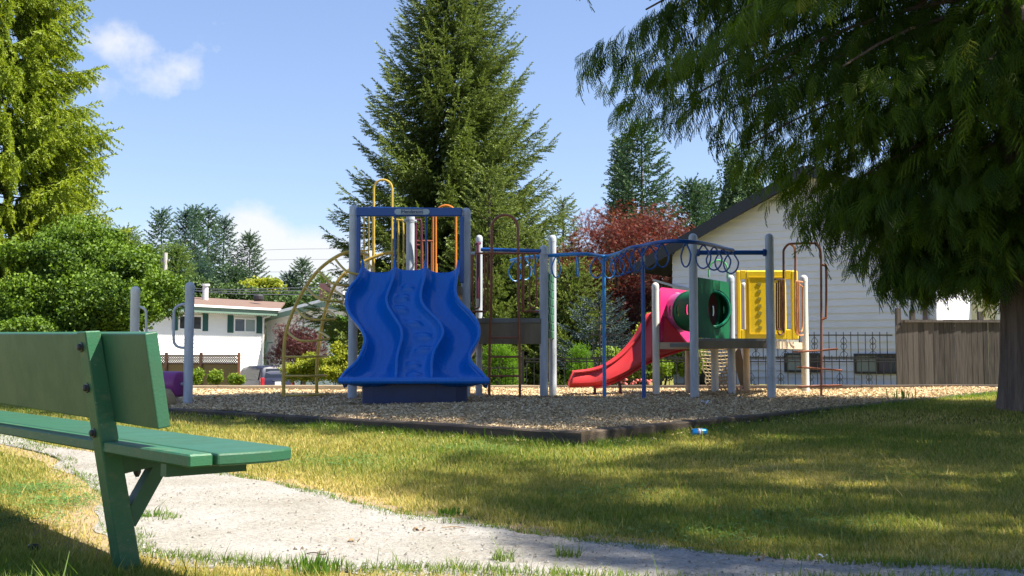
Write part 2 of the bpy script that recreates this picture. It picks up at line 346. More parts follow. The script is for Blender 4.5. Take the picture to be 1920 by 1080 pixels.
# stones and grit on the path
n = 6500; ii = RNG.integers(0, len(pf)-1, n); tt = RNG.random(n); fr = RNG.random(n)
pos = np.array([tuple((pf[i].lerp(pf[i+1], t)).lerp(pn[i].lerp(pn[i+1], t), f*1.06-.03)) for i, t, f in zip(ii, tt, fr)])
pos[:, 2] = gz(pos[:, 0], pos[:, 1])+.017; pos = pos[(pos[:, 1] < 9)]
OCT = ([(1, 0, 0), (.2, .9, 0), (-.8, .3, 0), (-.4, -.9, 0), (.5, -.7, 0), (0, 0, .8), (.3, .2, .7)], [(0, 1, 6), (1, 2, 5), (2, 3, 5), (3, 4, 5), (4, 0, 6), (5, 4, 6), (5, 6, 1)])
sc = .0016+.0055*RNG.random(len(pos))**3
stone = leafmat('grit_stone', (.07, .06, .05), (.30, .28, .25), (.45, .42, .38), trans=0, rough=.9)
o = inst('gravel_stones', OCT, pos, rots(RNG.normal(size=(len(pos), 3))*(1, 1, .05)), np.stack([sc, sc, sc], 1), RNG.random(len(pos))**.7, stone)
tag(o, 'loose small grey stones and grit scattered over the gravel path', 'gravel', kind='stuff')
# wood chip bed
C0 = Vector((.49, 7.83)); CL = Vector((-9.2, 15.75)); CR = Vector((8.35, 17.85))
bedpoly = np.array([(C0.x, C0.y), (CR.x, CR.y), (9.3, 18.7), (-10.9, 17.7), (-10.2, 16.6), (CL.x, CL.y)])
def chipmat(name, attr):
    m, n, l, b = nodes(name); b.inputs['Roughness'].default_value = .9; b.inputs['Specular IOR Level'].default_value = .15
    if attr:
        at = n.new('ShaderNodeAttribute'); at.attribute_name = 'rnd'; src = at.outputs['Fac']
    else:
        tcn = n.new('ShaderNodeTexCoord'); mp = n.new('ShaderNodeMapping'); mp.inputs['Scale'].default_value = (1, 1.6, 1); l.new(tcn.outputs['Object'], mp.inputs['Vector'])
        vo = n.new('ShaderNodeTexVoronoi'); vo.inputs['Scale'].default_value = 62; l.new(mp.outputs[0], vo.inputs['Vector']); src = vo.outputs['Color']
        bp = n.new('ShaderNodeBump'); bp.inputs['Strength'].default_value = .9; bp.inputs['Distance'].default_value = .03; l.new(vo.outputs['Distance'], bp.inputs['Height']); l.new(bp.outputs[0], b.inputs['Normal'])
    rp = n.new('ShaderNodeValToRGB'); e = rp.color_ramp.elements; e[0].position = .05; e[0].color = (.17, .13, .085, 1); e[1].position = 1; e[1].color = (.80, .64, .40, 1)
    q = e.new(.3); q.color = (.48, .35, .20, 1); q = e.new(.7); q.color = (.68, .52, .31, 1)
    l.new(src, rp.inputs['Fac']); l.new(rp.outputs[0], b.inputs['Base Color']); return m
def bedz(x, y): return CZ+.02*np.sin(x*.9+1)*np.sin(y*1.1)+.012*np.sin(x*2.7)*np.sin(y*3.1+x)
xs = np.arange(-11, 9.6, .2); yy = np.arange(7.6, 18.9, .2); X, Yy = np.meshgrid(xs, yy); idx = -np.ones(X.size, int); V = []; Fc = []
ok = inpoly(X.reshape(-1), Yy.reshape(-1), bedpoly) | (polydist(X.reshape(-1), Yy.reshape(-1), np.vstack([bedpoly, bedpoly[:1]])) < .06)
for i, (x, y) in enumerate(zip(X.reshape(-1), Yy.reshape(-1))):
    if ok[i]: idx[i] = len(V); V.append((x, y, float(bedz(x, y))))
nx = len(xs)
for j in range(len(yy)-1):
    for i in range(nx-1):
        q = [idx[j*nx+i], idx[j*nx+i+1], idx[(j+1)*nx+i+1], idx[(j+1)*nx+i]]
        if min(q) >= 0: Fc.append(q)
struct(mesh('wood_chip_bed', V, Fc, chipmat('chip_bed', False), smooth=True))
def scatter(n, x0, x1, y0, y1): return RNG.uniform(x0, x1, n), RNG.uniform(y0, y1, n)
cx = []; cy = []
for n, y0, y1 in ((52000, 7.8, 10), (80000, 10, 13), (80000, 13, 18.6)):
    y = RNG.uniform(y0, y1, n); x = y*RNG.uniform(-.40, .52, n); cx.append(x); cy.append(y)
cx = np.concatenate(cx); cy = np.concatenate(cy); k = inpoly(cx, cy, bedpoly); cx, cy = cx[k], cy[k]; n = len(cx)
CHIP = ([(-1, -.3, 0), (.9, -.36, .05), (1, .25, 0), (-.8, .33, .04)], [(0, 1, 2, 3)])
az = RNG.uniform(0, 2*PI, n); el = RNG.normal(0, .38, n); D = np.stack([np.cos(az)*np.cos(el), np.sin(az)*np.cos(el), np.sin(el)], 1)
s = RNG.uniform(.008, .020, n)*np.clip(cy/11, .8, 1.3); o = inst('wood_chips', CHIP, np.stack([cx, cy, bedz(cx, cy)+RNG.uniform(.002, .022, n)], 1), rots(D, RNG.normal(0, .5, n)), np.stack([s, s*RNG.uniform(.5, 1.1, n), s], 1), RNG.random(n), chipmat('chips', True))
tag(o, 'loose pale brown wood chips covering the play area', 'wood chips', kind='stuff')
# ---- landscape timbers round the bed
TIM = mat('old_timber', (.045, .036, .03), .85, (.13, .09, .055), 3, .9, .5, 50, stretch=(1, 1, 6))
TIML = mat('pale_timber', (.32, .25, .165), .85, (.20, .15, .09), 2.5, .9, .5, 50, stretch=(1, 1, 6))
def timber(a, b, w, h, zt, label, m=TIM, sag=0):
    a, b = Vector((a[0], a[1], zt[0]-h/2)), Vector((b[0], b[1], zt[1]-h/2)); d = (b-a).normalized()
    mb = MB(); r = d.cross(Vector((0, 0, 1))).normalized(); V = []; K = 8; u = Vector((0, 0, 1)); rr = random.Random(int(a.x*100))
    prof = [(-w/2, -h/2), (w/2, -h/2), (w/2, h/2-.012), (w/2-.012, h/2), (-w/2+.012, h/2), (-w/2, h/2-.012)]
    for i in range(K+1):
        p = a+(b-a)*(i/K); j = rr.uniform(-.004, .004)
        V += [p+r*(x+(j if x > 0 else -j))+u*(z+j) for x, z in prof]
    Fc = [(i*6+k, i*6+(k+1) % 6, (i+1)*6+(k+1) % 6, (i+1)*6+k) for i in range(K) for k in range(6)]+[tuple(range(6))[::-1], tuple(K*6+k for k in range(6))]
    mb.add(V, Fc); return tag(mb.build('landscape_timber', m), label, 'timber edging', 'timbers edging the wood chip bed')
dl = (CL-C0).normalized(); dr = (CR-C0).normalized(); oL = Vector((-dl.y, dl.x))
if oL.y > 0: oL = -oL
lab = ['dark timber edging from the cracked front corner leftwards, below the blue slide', 'dark timber edging left of the blue slide front, second from the corner', 'dark timber edging beside the green bench back and left post of the roller']
hh = [.22, .2, .18]
pts = [-.075, 3.3, 6.1, 9.0, 12.5]
labs = ['dark timber running left from the front corner of the chip bed', 'dark timber of the chip bed edge in front of the blue slide', 'dark timber of the chip bed edge near the yellow arch climber', 'dark timber of the chip bed edge behind the bench']
for i in range(4):
    a = C0+dl*(pts[i]+.004); b = C0+dl*(pts[i+1]-.006)
    timber(a, b, .14, .17, (.185+.004*i, .185+.004*(i+1)), labs[i], sag=0)
pts = [.0, 2.75, 5.5, 8.4, 12.7]
labs = ['worn brown timber running right from the front corner of the chip bed', 'dark timber of the chip bed edge behind the blue drink can', 'dark timber of the chip bed edge in front of the right play structure', 'dark timber end of the chip bed edge towards the big cedar trunk']
off = Vector((dr.y, -dr.x))*0
for i in range(4):
    a = C0+dr*(pts[i]+(.075 if i == 0 else .004)); b = C0+dr*(pts[i+1]-.006); j = (.0, .03, .02, 0, 0)
    timber((a.x+j[i], a.y), (b.x+j[i+1], b.y), .14, .17, (.186-.003*i, .186-.003*(i+1)), labs[i])
xb = [-10.9, -7.6, -4.9, -2.2, .5, 3.2, 6.0, 9.4]
where = ['far left corner', 'purple roller', 'yellow arch climber', 'blue slide', 'red slide tip', 'right play structure', 'wooden plank fence']
for i in range(7):
    y = lambda x: 18.15+.05*x
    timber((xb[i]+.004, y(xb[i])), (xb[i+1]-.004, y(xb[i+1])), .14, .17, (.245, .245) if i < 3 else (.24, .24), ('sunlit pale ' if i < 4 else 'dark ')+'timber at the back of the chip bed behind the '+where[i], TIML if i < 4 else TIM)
# ---- grass
FN = lambda x, y: (np.sin(x*1.9+y*.7)+np.sin(x*.8-y*2.1+1)+np.sin(x*4.1+y*3.3)*.5+np.sin(x*9.7-y*7.9)*.35)/2.85
gx = []; gy = []
for n, y0, y1, w in ((90000, 3.1, 4.6, .52), (105000, 4.6, 6.5, .52), (110000, 6.5, 9.5, .52), (120000, 9.5, 17.5, .56)):
    t = RNG.random(n); y = np.sqrt(y0*y0+(y1*y1-y0*y0)*t); gy.append(y); gx.append(y*RNG.uniform(-w, w, n))
n = 9000; gy.append(RNG.uniform(2.6, 3.3, n)); gx.append(RNG.uniform(-1.8, 1.8, n))
gx = np.concatenate(gx); gy = np.concatenate(gy)
pd = polydist(gx, gy, np.array([(p.x, p.y) for p in pf])); pd2 = polydist(gx, gy, np.array([(p.x, p.y) for p in pn])); dm = np.minimum(pd, pd2)
inp = inpoly(gx, gy, pathpoly); edge = np.clip(dm/.22, 0, 1)
tuft = [G(285, 972), G(265, 968), G(300, 977), G(945, 1058), G(1065, 1051), G(500, 1068), G(700, 1078)]
td = np.min([np.hypot(gx-p.x, gy-p.y)/(1 if i < 3 else .5) for i, p in enumerate(tuft)], axis=0)
keep = ((~inp) & (RNG.random(len(gx)) < .25+.75*edge)) | (inp & (dm < .09+.09*FN(gx*3, gy*3)) & (RNG.random(len(gx)) < .55)) | (inp & (td < .09) & (RNG.random(len(gx)) < .9))
bd = polydist(gx, gy, np.vstack([bedpoly, bedpoly[:1]])); keep &= ~inpoly(gx, gy, bedpoly) & (bd > .065)
bare = np.clip(np.hypot((gx+1.75)/.55, (gy-4.75)/.7), 0, 1); keep &= RNG.random(len(gx)) < .25+.75*bare          # trodden patch under the bench
gx, gy, dm, bd, inp = gx[keep], gy[keep], dm[keep], bd[keep], inp[keep]; n = len(gx)
f = FN(gx, gy); dry = np.clip(.55+.30*f-.55*np.clip(1-bd/.5, 0, 1)+.3*np.clip(1-dm/.5, 0, 1)-.45*np.clip(1-gy/3.9, 0, .3)/.3+RNG.normal(0, .2, n), 0, 1)
dry = np.where(inp, .1, dry)
hgt = (.020+.018*RNG.random(n))*(1+.9*np.clip(1-bd/.25, 0, 1)+.35*(dry < .3))*(1-.3*np.clip(1-dm/.4, 0, 1)); hgt *= np.where(RNG.random(n) < .012, 2.1, 1); hgt *= np.where(gy < 3.9, 1.5, 1)
BL = ([(-.5, 0, 0), (.5, 0, 0), (.42, .16, .5), (-.42, .16, .5), (0, .55, 1)], [(0, 1, 2, 3), (3, 2, 4)])
az = RNG.uniform(0, 2*PI, n); D = np.stack([np.cos(az), np.sin(az), RNG.normal(0, .12, n)], 1)
wd = (.0035+.003*RNG.random(n))*np.clip(gy/6, .8, 2.0)
o = inst('grass', BL, np.stack([gx, gy, gz(gx, gy)-.002], 1), rots(D), np.stack([wd, hgt*RNG.uniform(.3, 1.8, n), hgt], 1), dry, leafmat('grass_blade', (.085, .165, .018), (.42, .36, .10), (.58, .47, .19), trans=.45, rough=.6))
tag(o, 'short half dry lawn grass', 'grass', kind='stuff')

# chips kicked out over the front timbers
n = 900; t = RNG.random(n); dd_ = RNG.exponential(.10, n)+.08; sel = RNG.random(n) < .55
bx = np.where(sel, C0.x+(CL.x-C0.x)*t*.8-dl.y*0, C0.x+(CR.x-C0.x)*t*.6); by = np.where(sel, C0.y+(CL.y-C0.y)*t*.8, C0.y+(CR.y-C0.y)*t*.6)
ox = np.where(sel, -dr.x, -dl.x); oy = np.where(sel, -dr.y, -dl.y); cx = bx+ox*dd_; cy = by+oy*dd_; az = RNG.uniform(0, 2*PI, n); s = RNG.uniform(.008, .02, n)
o = inst('stray_wood_chips', CHIP, np.stack([cx, cy, gz(cx, cy)+.02+.01*RNG.random(n)], 1), rots(np.stack([np.cos(az), np.sin(az), RNG.normal(0, .3, n)], 1)), np.stack([s, s*.8, s], 1), RNG.random(n), bpy.data.materials['chips'])
tag(o, 'stray wood chips kicked out into the grass along the front timbers', 'wood chips', kind='stuff')
# clover and broad-leaved patches in the lawn
pts_c = [(60, 925, .22, 900), (110, 950, .2, 700), (30, 985, .2, 500), (1130, 930, .25, 500), (900, 845, .3, 500), (1500, 985, .3, 600), (1300, 1010, .3, 500), (660, 870, .3, 500), (1700, 900, .4, 500), (430, 850, .3, 300), (1150, 835, .2, 250)]
px_ = []; py_ = []
for a, b, r, m in pts_c:
    g = G(a, b); px_.append(RNG.normal(g.x, r*.6, m)); py_.append(RNG.normal(g.y, r*.6, m))
px_ = np.concatenate(px_); py_ = np.concatenate(py_); k = ~inpoly(px_, py_, pathpoly) & ~inpoly(px_, py_, bedpoly); px_, py_ = px_[k], py_[k]; n = len(px_)
TRI = ([(0, 0, 0), (.9, .35, .1), (1, 0, .02), (.9, -.35, .1), (-.2, .9, .1), (-.5, .8, .02), (-.8, .55, .1), (-.2, -.9, .1), (-.5, -.8, .02), (-.8, -.55, .1)], [(0, 3, 2, 1), (0, 4, 5, 6), (0, 9, 8, 7)])
az = RNG.uniform(0, 2*PI, n); s = RNG.uniform(.006, .013, n)
o = inst('clover', TRI, np.stack([px_, py_, gz(px_, py_)+RNG.uniform(.015, .04, n)], 1), rots(np.stack([np.cos(az), np.sin(az), RNG.normal(0, .25, n)], 1), RNG.normal(0, .3, n)), s, RNG.random(n), leafmat('clover_leaf', (.05, .13, .03), (.15, .27, .07), (.22, .33, .12), trans=.3))
tag(o, 'patches of small clover leaves growing in the lawn', 'clover', kind='stuff')
# leaf litter: needles and slivers on path and lawn
n = 1100; ii = RNG.integers(0, len(pf)-1, n); fr = RNG.random(n); pos = np.array([tuple(pf[i].lerp(pn[i], f)) for i, f in zip(ii, fr)]); pos = pos[pos[:, 1] < 9]; n = len(pos); pos[:, 2] = gz(pos[:, 0], pos[:, 1])+.02
az = RNG.uniform(0, 2*PI, n); s = RNG.uniform(.004, .016, n)
o = inst('leaf_litter', ([(-1, -.12, 0), (1, -.08, .05), (.9, .1, 0), (-.9, .12, .03)], [(0, 1, 2, 3)]), pos, rots(np.stack([np.cos(az), np.sin(az), RNG.normal(0, .08, n)], 1)), s, RNG.random(n), leafmat('litter', (.08, .05, .03), (.40, .26, .12), (.62, .5, .34), trans=.0))
tag(o, 'dry needles and tiny leaf fragments scattered over the path', 'leaf litter', kind='stuff')
# ================================================================ bench
GREEN = mat('green_paint', (.018, .098, .050), .45, (.022, .07, .028), 7, .7, .07, 120, thr=(.42, .75), detail=10, chip=(.20, .24, .15), chs=38, cht=.70)
GREEN.node_tree.nodes['Principled BSDF'].inputs['Coat Weight'].default_value = .15; GREEN.node_tree.nodes['Principled BSDF'].inputs['Coat Roughness'].default_value = .28
GREENW = mat('worn_green_paint', (.026, .12, .055), .42, (.15, .16, .09), 16, .7, .1, 120, chip=(.26, .27, .2), chs=50, cht=.64, thr=(.52, .75), stretch=(1, 1, 2))
BOLT = mat('black_steel', (.03, .03, .035), .45, (.06, .055, .05), 20)
BG = G(240, 1075); bo = Vector((BG.x, BG.y, 0)); bu = Vector((-1760, 2000, 0)).normalized(); bn = Vector((bu.y, -bu.x, 0))
def B(u, n, z): return bo+bu*u+bn*n+Vector((0, 0, z))
bench = thing('park_bench', 'green painted wooden park bench seen from behind, beside the gravel path', 'bench', bo)
def board(c0, c1, n0, z0, n1, z1, th, name, m=GREEN):       # board between (u0..u1), its back face from (n0,z0) up to (n1,z1), thickness towards the front
    d = Vector((n1-n0, z1-z0)).normalized(); t = Vector((d.y, -d.x))*th
    q = [(n0, z0), (n1, z1), (n1+t.x, z1+t.y), (n0+t.x, z0+t.y)]
    mb = MB(); poly = [B(c0, *p) for p in q]; mb.prism(poly, bu*(c1-c0)+Vector((0, 0, .016*(c1-c0)))); o = mb.build(name, m, bench)
    bv = o.modifiers.new('b', 'BEVEL'); bv.width = .004; bv.segments = 2; return o
bk = board(-.39, 2.35, -.072, .505, -.122, .80, .042, 'backrest', GREEN)
# seat planks; the wide front plank ends in a shallow curve
mb = MB(); mb.prism([B(-.69, -.108, .412), B(-.69, -.108, .45), B(-.69, -.034, .45), B(-.69, -.034, .412)], bu*3.2); o = mb.build('seat_plank', GREENW, bench); o.modifiers.new('b', 'BEVEL').width = .005
ou = []
for n_, u_ in ((-.026, -.70), (.03, -.705), (.09, -.705), (.15, -.70), (.20, -.685), (.235, -.665), (.25, -.63)): ou.append(B(u_, n_, .412))
ou += [B(2.5, .25, .412), B(2.5, -.026, .412)]
mb = MB(); mb.prism(ou, Vector((0, 0, .038))); o = mb.build('seat_plank', GREEN, bench); q = o.modifiers.new('b', 'BEVEL'); q.width = .007; q.segments = 2
for u0 in (0, 1.98):
    mb = MB(); t = .038                     # leaning upright, thicker at the foot
    mb.prism([B(u0-t, -.036, 0), B(u0-t, .036, 0), B(u0-t, -.052, .44), B(u0-t, -.125, .815), B(u0-t, -.178, .812), B(u0-t, -.112, .42)], bu*2*t); lg = mb.build('leg', GREENW, bench); lg.modifiers.new('b', 'BEVEL').width = .004
    mb = MB(); mb.prism([B(u0-t+.002, -.085, .33), B(u0-t+.002, .18, .372), B(u0-t+.002, .18, .411), B(u0-t+.002, -.085, .411)], bu*(2*t-.004)); mb.build('seat_support', GREEN, bench)
    mb = MB(); mb.bar(B(u0, -.01, .17), B(u0, .10, .36), .055, .05, up=bn); mb.build('brace', GREEN, bench)
    for z_ in (.76, .625, .475):
        k = (z_-.42)/(.812-.42); nn_ = -.112-.066*k
        mb = MB(); mb.lathe(B(u0+.008, nn_-.001, z_), [(.017, 0), (.017, .004), (.011, .005), (.011, .012), (.006, .016)], 8, axis=-bn); mb.build('bolt', BOLT, bench)
    for n_ in (.02, .12, .19):
        mb = MB(); mb.lathe(B(u0-.01, n_, .345+.13*n_), [(.013, 0), (.013, .012), (.006, .026)], 7, axis=(0, 0, -1)); mb.build('bolt', BOLT, bench)
mb = MB(); mb.prism([B(-.52, -.10, .372), B(-.52, .16, .372), B(-.52, .16, .410), B(-.52, -.10, .410)], bu*.04); mb.build('batten', GREEN, bench)
# ================================================================ play structure with the blue slide
PGREY = mat('grey_post', (.46, .50, .56), .42, (.30, .33, .36), 6, .8, .06, 60, stretch=(3, 3, .6), detail=9, chip=(.22, .21, .2), chs=18, cht=.68)
PWHITE = mat('white_post', (.66, .66, .63), .42, (.46, .44, .38), 5, .8, .05, 60, stretch=(3, 3, .6), detail=9, chip=(.36, .31, .24), chs=18, cht=.66)
BLUEP = mat('blue_plastic', (.001, .125, .50), .25, (.001, .10, .41), 9, .7, .02, 60, thr=(.45, .7), spec=.45, detail=10, chip=(.03, .20, .60), chs=26, cht=.66, stretch=(2.4, .6, .6))
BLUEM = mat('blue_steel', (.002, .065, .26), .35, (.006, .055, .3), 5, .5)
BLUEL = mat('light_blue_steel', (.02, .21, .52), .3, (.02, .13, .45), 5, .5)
NAVY = mat('navy_plastic', (.002, .016, .08), .4, (.004, .03, .16), 3, .5)
YEL = mat('yellow_steel', (.58, .40, .06), .4, (.33, .22, .05), 12, .7)
ORA = mat('orange_steel', (.62, .20, .02), .4, (.42, .13, .02), 12, .6)
RUST = mat('brown_steel', (.27, .085, .035), .45, (.17, .055, .03), 14, .7)
MAR = mat('maroon_steel', (.10, .012, .04), .42, (.06, .01, .03), 10, .6)
DECKW = mat('deck_timber', (.24, .19, .12), .85, (.13, .10, .065), 4, .8, .4, 40, stretch=(1, 1, .2))
DECKG = mat('deck_edge', (.22, .22, .2), .8, (.13, .13, .11), 6, .8)
STEEL = mat('clamp_steel', (.5, .52, .54), .35, (.4, .42, .44), 10, .5, metal=.3)
def post(px, pyb, pyt, parent, m=PGREY, dia=.125, name='post', Y=None, cap=True, yt=None):
    b = PZ(px, pyb, CZ) if Y is None else Vector((P(px, 668, Y).x, Y, CZ)); tp = P(px, pyt, b.y)
    mb = MB(); r = dia/2; h = tp.z
    mb.tube([(b.x, b.y, -.05), (b.x, b.y, h-r*.9)], r, 20, cap=False)
    if cap: mb.lathe((b.x, b.y, h-r*.9), [(r*1.03, -.05), (r*1.03, 0), (r*.93, r*.4), (r*.65, r*.75), (r*.25, r*.93), (0.002, r*.95)], 20)
    o = mb.build(name, m, parent, smooth=True); o['px'] = 0; del o['px']
    return o, Vector((b.x, b.y, h))
def bars(name, m, parent, paths, r=.0135, n=8):
    mb = MB()
    for p in paths: mb.tube(p, r, n)
    return mb.build(name, m, parent, smooth=True)
def clamp(p, parent, d, dia=.125, ln=.06):
    mb = MB(); d = Vector(d).normalized(); mb.tube([p+d*dia*.45, p+d*(dia*.5+ln)], .021, 8); mb.lathe(p-Vector((0, 0, .02)), [(dia*.54, 0), (dia*.54, .04)], 16)
    return mb.build('clamp', PGREY, parent, smooth=True)
left = thing('play_structure', 'climbing tower with triple blue slide, grey posts and yellow arch ladder', 'playground structure', (P(770, 700, 14.3).x, 14.3, CZ))
A, pA = post(660.5, 747, 385, left); B_, pB = post(873, 747, 390, left); Cc, pC = post(768, 742, 400, left, dia=.12, Y=15.15)
D_, pD = post(898, 742, 441, left, dia=.095); E_, pE = post(1020, 745, 460, left, dia=.115); Fp, pF = post(1036.5, 741.5, 441, left, dia=.11)
G_, pG = post(690, 0, 470, left, dia=.11, Y=15.6, m=PGREY)
G_.data.materials[0] = PGREY
# header frame
mb = MB(); a = P(668, 398, 14.18); b = P(866, 402, 14.18); zt = a.z
mb.box(((a.x+b.x)/2, 14.17, zt), (b.x-a.x, .06, .115), bev=.01)
mb.build('header_beam', BLUEM, left)
mb = MB(); mb.tube([P(694, 390, 15.0), P(846, 393, 15.0)], .02, 8); mb.tube([P(672, 391, 14.2), P(694, 390, 15.0)], .02, 8); mb.tube([P(864, 394, 14.2), P(846, 393, 15.0)], .02, 8); mb.build('header_rail', BLUEM, left, smooth=True)
for x in (673, 866): mb = MB(); q = P(x, 400, 14.17); mb.box((q.x, 14.15, (zt+1.68)/2-.02), (.055, .05, zt-1.68-.08), bev=.008); mb.build('side_frame', BLUEM, left)
bars('safety_bar', BLUEM, left, [[P(x, 404, 14.15), P(x, 512, 14.15)] for x in (741, 799)], .014)
for x, p in ((673, pA), (866, pB)):
    for yv in (400, 508): clamp(Vector((p.x, p.y, P(x, yv, 14.15).z)), left, (1 if x < 700 else -1, 0, 0), ln=.03)
# name plate with its lettering
mb = MB(); q0 = P(740, 401, 14.13); q1 = P(805, 402, 14.13); cxp = (q0.x+q1.x)/2; hw = (q1.x-q0.x)/2; ol = []
for i in range(16):
    a_ = PI/2+PI*i/15; ol.append((q0.x+.035+.038*math.cos(a_), 14.136, zt+.038*math.sin(a_)))
for i in range(16):
    a_ = -PI/2+PI*i/15; ol.append((q1.x-.035+.038*math.cos(a_), 14.136, zt+.038*math.sin(a_)))
mb.prism(ol, (0, -.008, 0)); plate = mb.build('name_plate', mat('plate', (.38, .47, .52), .5), left)
def text(s, loc, size, m, parent, name='lettering', rot=(PI/2, 0, 0), ext=.002, bold=.0):
    cu = bpy.data.curves.new('t', 'FONT'); cu.body = s; cu.size = size; cu.extrude = ext; cu.align_x = 'CENTER'; cu.align_y = 'CENTER'; cu.offset = bold
    t = bpy.data.objects.new('t', cu); COL.objects.link(t); bpy.context.view_layer.update()
    me = bpy.data.meshes.new_from_object(t.evaluated_get(bpy.context.evaluated_depsgraph_get())); bpy.data.objects.remove(t); bpy.data.curves.remove(cu)
    M = Matrix.Translation(loc) @ (Matrix.Rotation(rot[2], 4, 'Z') @ Matrix.Rotation(rot[0], 4, 'X')); me.transform(M)
    me.materials.clear(); me.materials.append(m); o = bpy.data.objects.new(name, me); COL.objects.link(o)
    if parent is not None: o.parent = parent; o.matrix_parent_inverse = Matrix.Translation(-parent_loc(parent))
    return o
INK = mat('dark_ink', (.01, .02, .08), .5)
text('Henderson', (cxp, 14.126, zt), .062, INK, plate, bold=.0012)
mb = MB()
fx, fz = hw*.62, .029
for s_ in (-1, 1): mb.box((cxp, 14.1265, zt+s_*fz), (2*fx, .003, .004)); mb.box((cxp+s_*fx, 14.1265, zt), (.004, .003, 2*fz+.004))
mb.build('plate_border', INK, plate)
# triple slide: four walls between three channels
yt0, yb0 = 513., 719.
wl = [[(501, 680), (522, 673), (541, 653), (569, 648), (591, 656), (613, 676), (636, 687), (658, 680), (680, 670), (699, 645), (712, 637), (724, 635)],
      [(501, 740), (522, 738), (541, 730), (560, 723), (576, 727), (590, 736), (613, 752), (632, 755), (652, 749), (668, 744), (690, 743), (724, 742)],
      [(501, 798), (522, 796), (545, 789), (560, 788), (574, 793), (591, 811), (605, 826), (624, 833), (641, 825), (658, 813), (680, 809), (724, 810)],
      [(501, 859), (522, 856), (547, 852), (569, 862), (586, 882), (608, 898), (636, 898), (663, 879), (680, 881), (697, 901), (711, 914), (724, 917)]]
NT, NC = 74, 20
def yz(t):                                   # ridge line of the slide: drops steeply, flattens at the lip
    z = 1.90-1.44*min(1, t*1.06)**.97; Y = 13.92-1.42*t-(.12*max(0, t-.9)/.1)
    return Y, z
def pyof(Y, z):
    v = Vector((0, Y, z-CH)); c, s_ = math.cos(PITCH), math.sin(PITCH); fwd = v.y*c+v.z*s_; upv = -v.y*s_+v.z*c
    return 540-F*upv/fwd
V = []; Fc = []; W_ = 3*NC+1
XW = []
for i in range(NT+1):
    py = pyof(*yz(i/NT)); XW.append([float(np.interp(py, [q[0] for q in w], [q[1] for q in w])) for w in wl])
XW = np.array(XW)
for _ in range(9): XW[1:-1] = .25*XW[:-2]+.5*XW[1:-1]+.25*XW[2:]
for i in range(NT+1):
    t = i/NT; Y, z = yz(t); py = pyof(Y, z); xw = XW[i]
    if i: prevd = (Y-pY, z-pz)
    else:
        Y2, z2 = yz(1/NT); prevd = (Y2-Y, z2-z)
    pY, pz = Y, z; dd = Vector((prevd[0], prevd[1])).normalized(); nv = Vector((dd.y, -dd.x))
    if nv.y < 0: nv = -nv
    depth = .21*min(1, .55+t*4)*(1-.9*max(0, min(1, (t-.80)/.2))**1.3)
    for k in range(W_):
        c = min(2, k//NC); s_ = (k-c*NC)/NC; px = xw[c]+(xw[c+1]-xw[c])*s_; e = abs(2*s_-1)
        if c == 1:
            h = 1-e**4; off = -depth*.62*h
            for st, hx in ((.13, .5), (.22, .42), (.32, .38), (.44, .45), (.55, .52), (.66, .58), (.78, .45), (.88, .5)):
                g_ = max(0, 1-((t-st)/.03)**2)*max(0, 1-((s_-hx)/.24)**2); off += .055*g_
        else:
            h = 1-e**3.4; off = -depth*h
            if c == 0:
                for gs in (.3, .5, .72): off += .006*max(0, 1-abs(s_-gs)/.02)
        off -= .012*max(0, 1-abs(e-1)/.03)*0
        V.append((P(px, py, Y).x, Y-off*nv.x*-1, z+off*nv.y))
for i in range(NT):
    for k in range(W_-1): Fc.append((i*W_+k, (i+1)*W_+k, (i+1)*W_+k+1, i*W_+k+1))
slide = mesh('triple_slide', V, Fc, BLUEP, left, smooth=True); q = slide.modifiers.new('s', 'SOLIDIFY'); q.thickness = .022; q.offset = 0; slide.data.set_sharp_from_angle(angle=R(60))
# rolled rims, skirts, bottom lip
for c in range(4):
    k = [0, NC, 2*NC, 3*NC][c]; rim = [Vector(V[i*W_+k]) for i in range(0, NT+1, 2)]; rim = [rim[0]+Vector((0, .0, .09))]+rim
    mb = MB(); mb.tube(rim, [.012]+[.022]*(len(rim)-1), 10); mb.build('slide_rim', BLUEP, slide, smooth=True)
for c in (0, 3):
    k = [0, 0, 0, 3*NC][c]; rv = []; 
    for i in range(0, NT+1, 2):
        v = Vector(V[i*W_+k]); rv += [v, v+Vector((.03*(1 if c == 0 else -1), .13, -.10))]
    mesh('slide_skirt', rv, [(2*i, 2*i+1, 2*i+3, 2*i+2) for i in range(len(rv)//2-1)], BLUEP, slide, smooth=True).modifiers.new('s', 'SOLIDIFY').thickness = .02
y0, z0 = yz(1.); xa = P(636, 722, y0).x; xbb = P(917, 722, y0).x
mb = MB(); lipp = [Vector((xa+(xbb-xa)*i/24, y0-.02-.015*abs(math.sin(i/24*3*PI)), z0-.012)) for i in range(25)]; mb.tube(lipp, .038, 12); mb.build('slide_lip', BLUEP, slide, smooth=True)
mb = MB(); xa2, xb2 = P(672, 745, 12.55).x, P(881, 745, 12.55).x
ol = [(xa2+.03, 12.60), (xa2+.16, 12.54), ((xa2+xb2)/2-.25, 12.56), ((xa2+xb2)/2, 12.50), ((xa2+xb2)/2+.25, 12.56), (xb2-.16, 12.54), (xb2-.03, 12.60), (xb2-.06, 13.1), (xa2+.06, 13.1)]
mb.prism([(x, y, CZ-.03) for x, y in ol], (0, 0, z0-.03-CZ+.03)); o = mb.build('slide_foot', NAVY, left); o.modifiers.new('b', 'BEVEL').width = .02
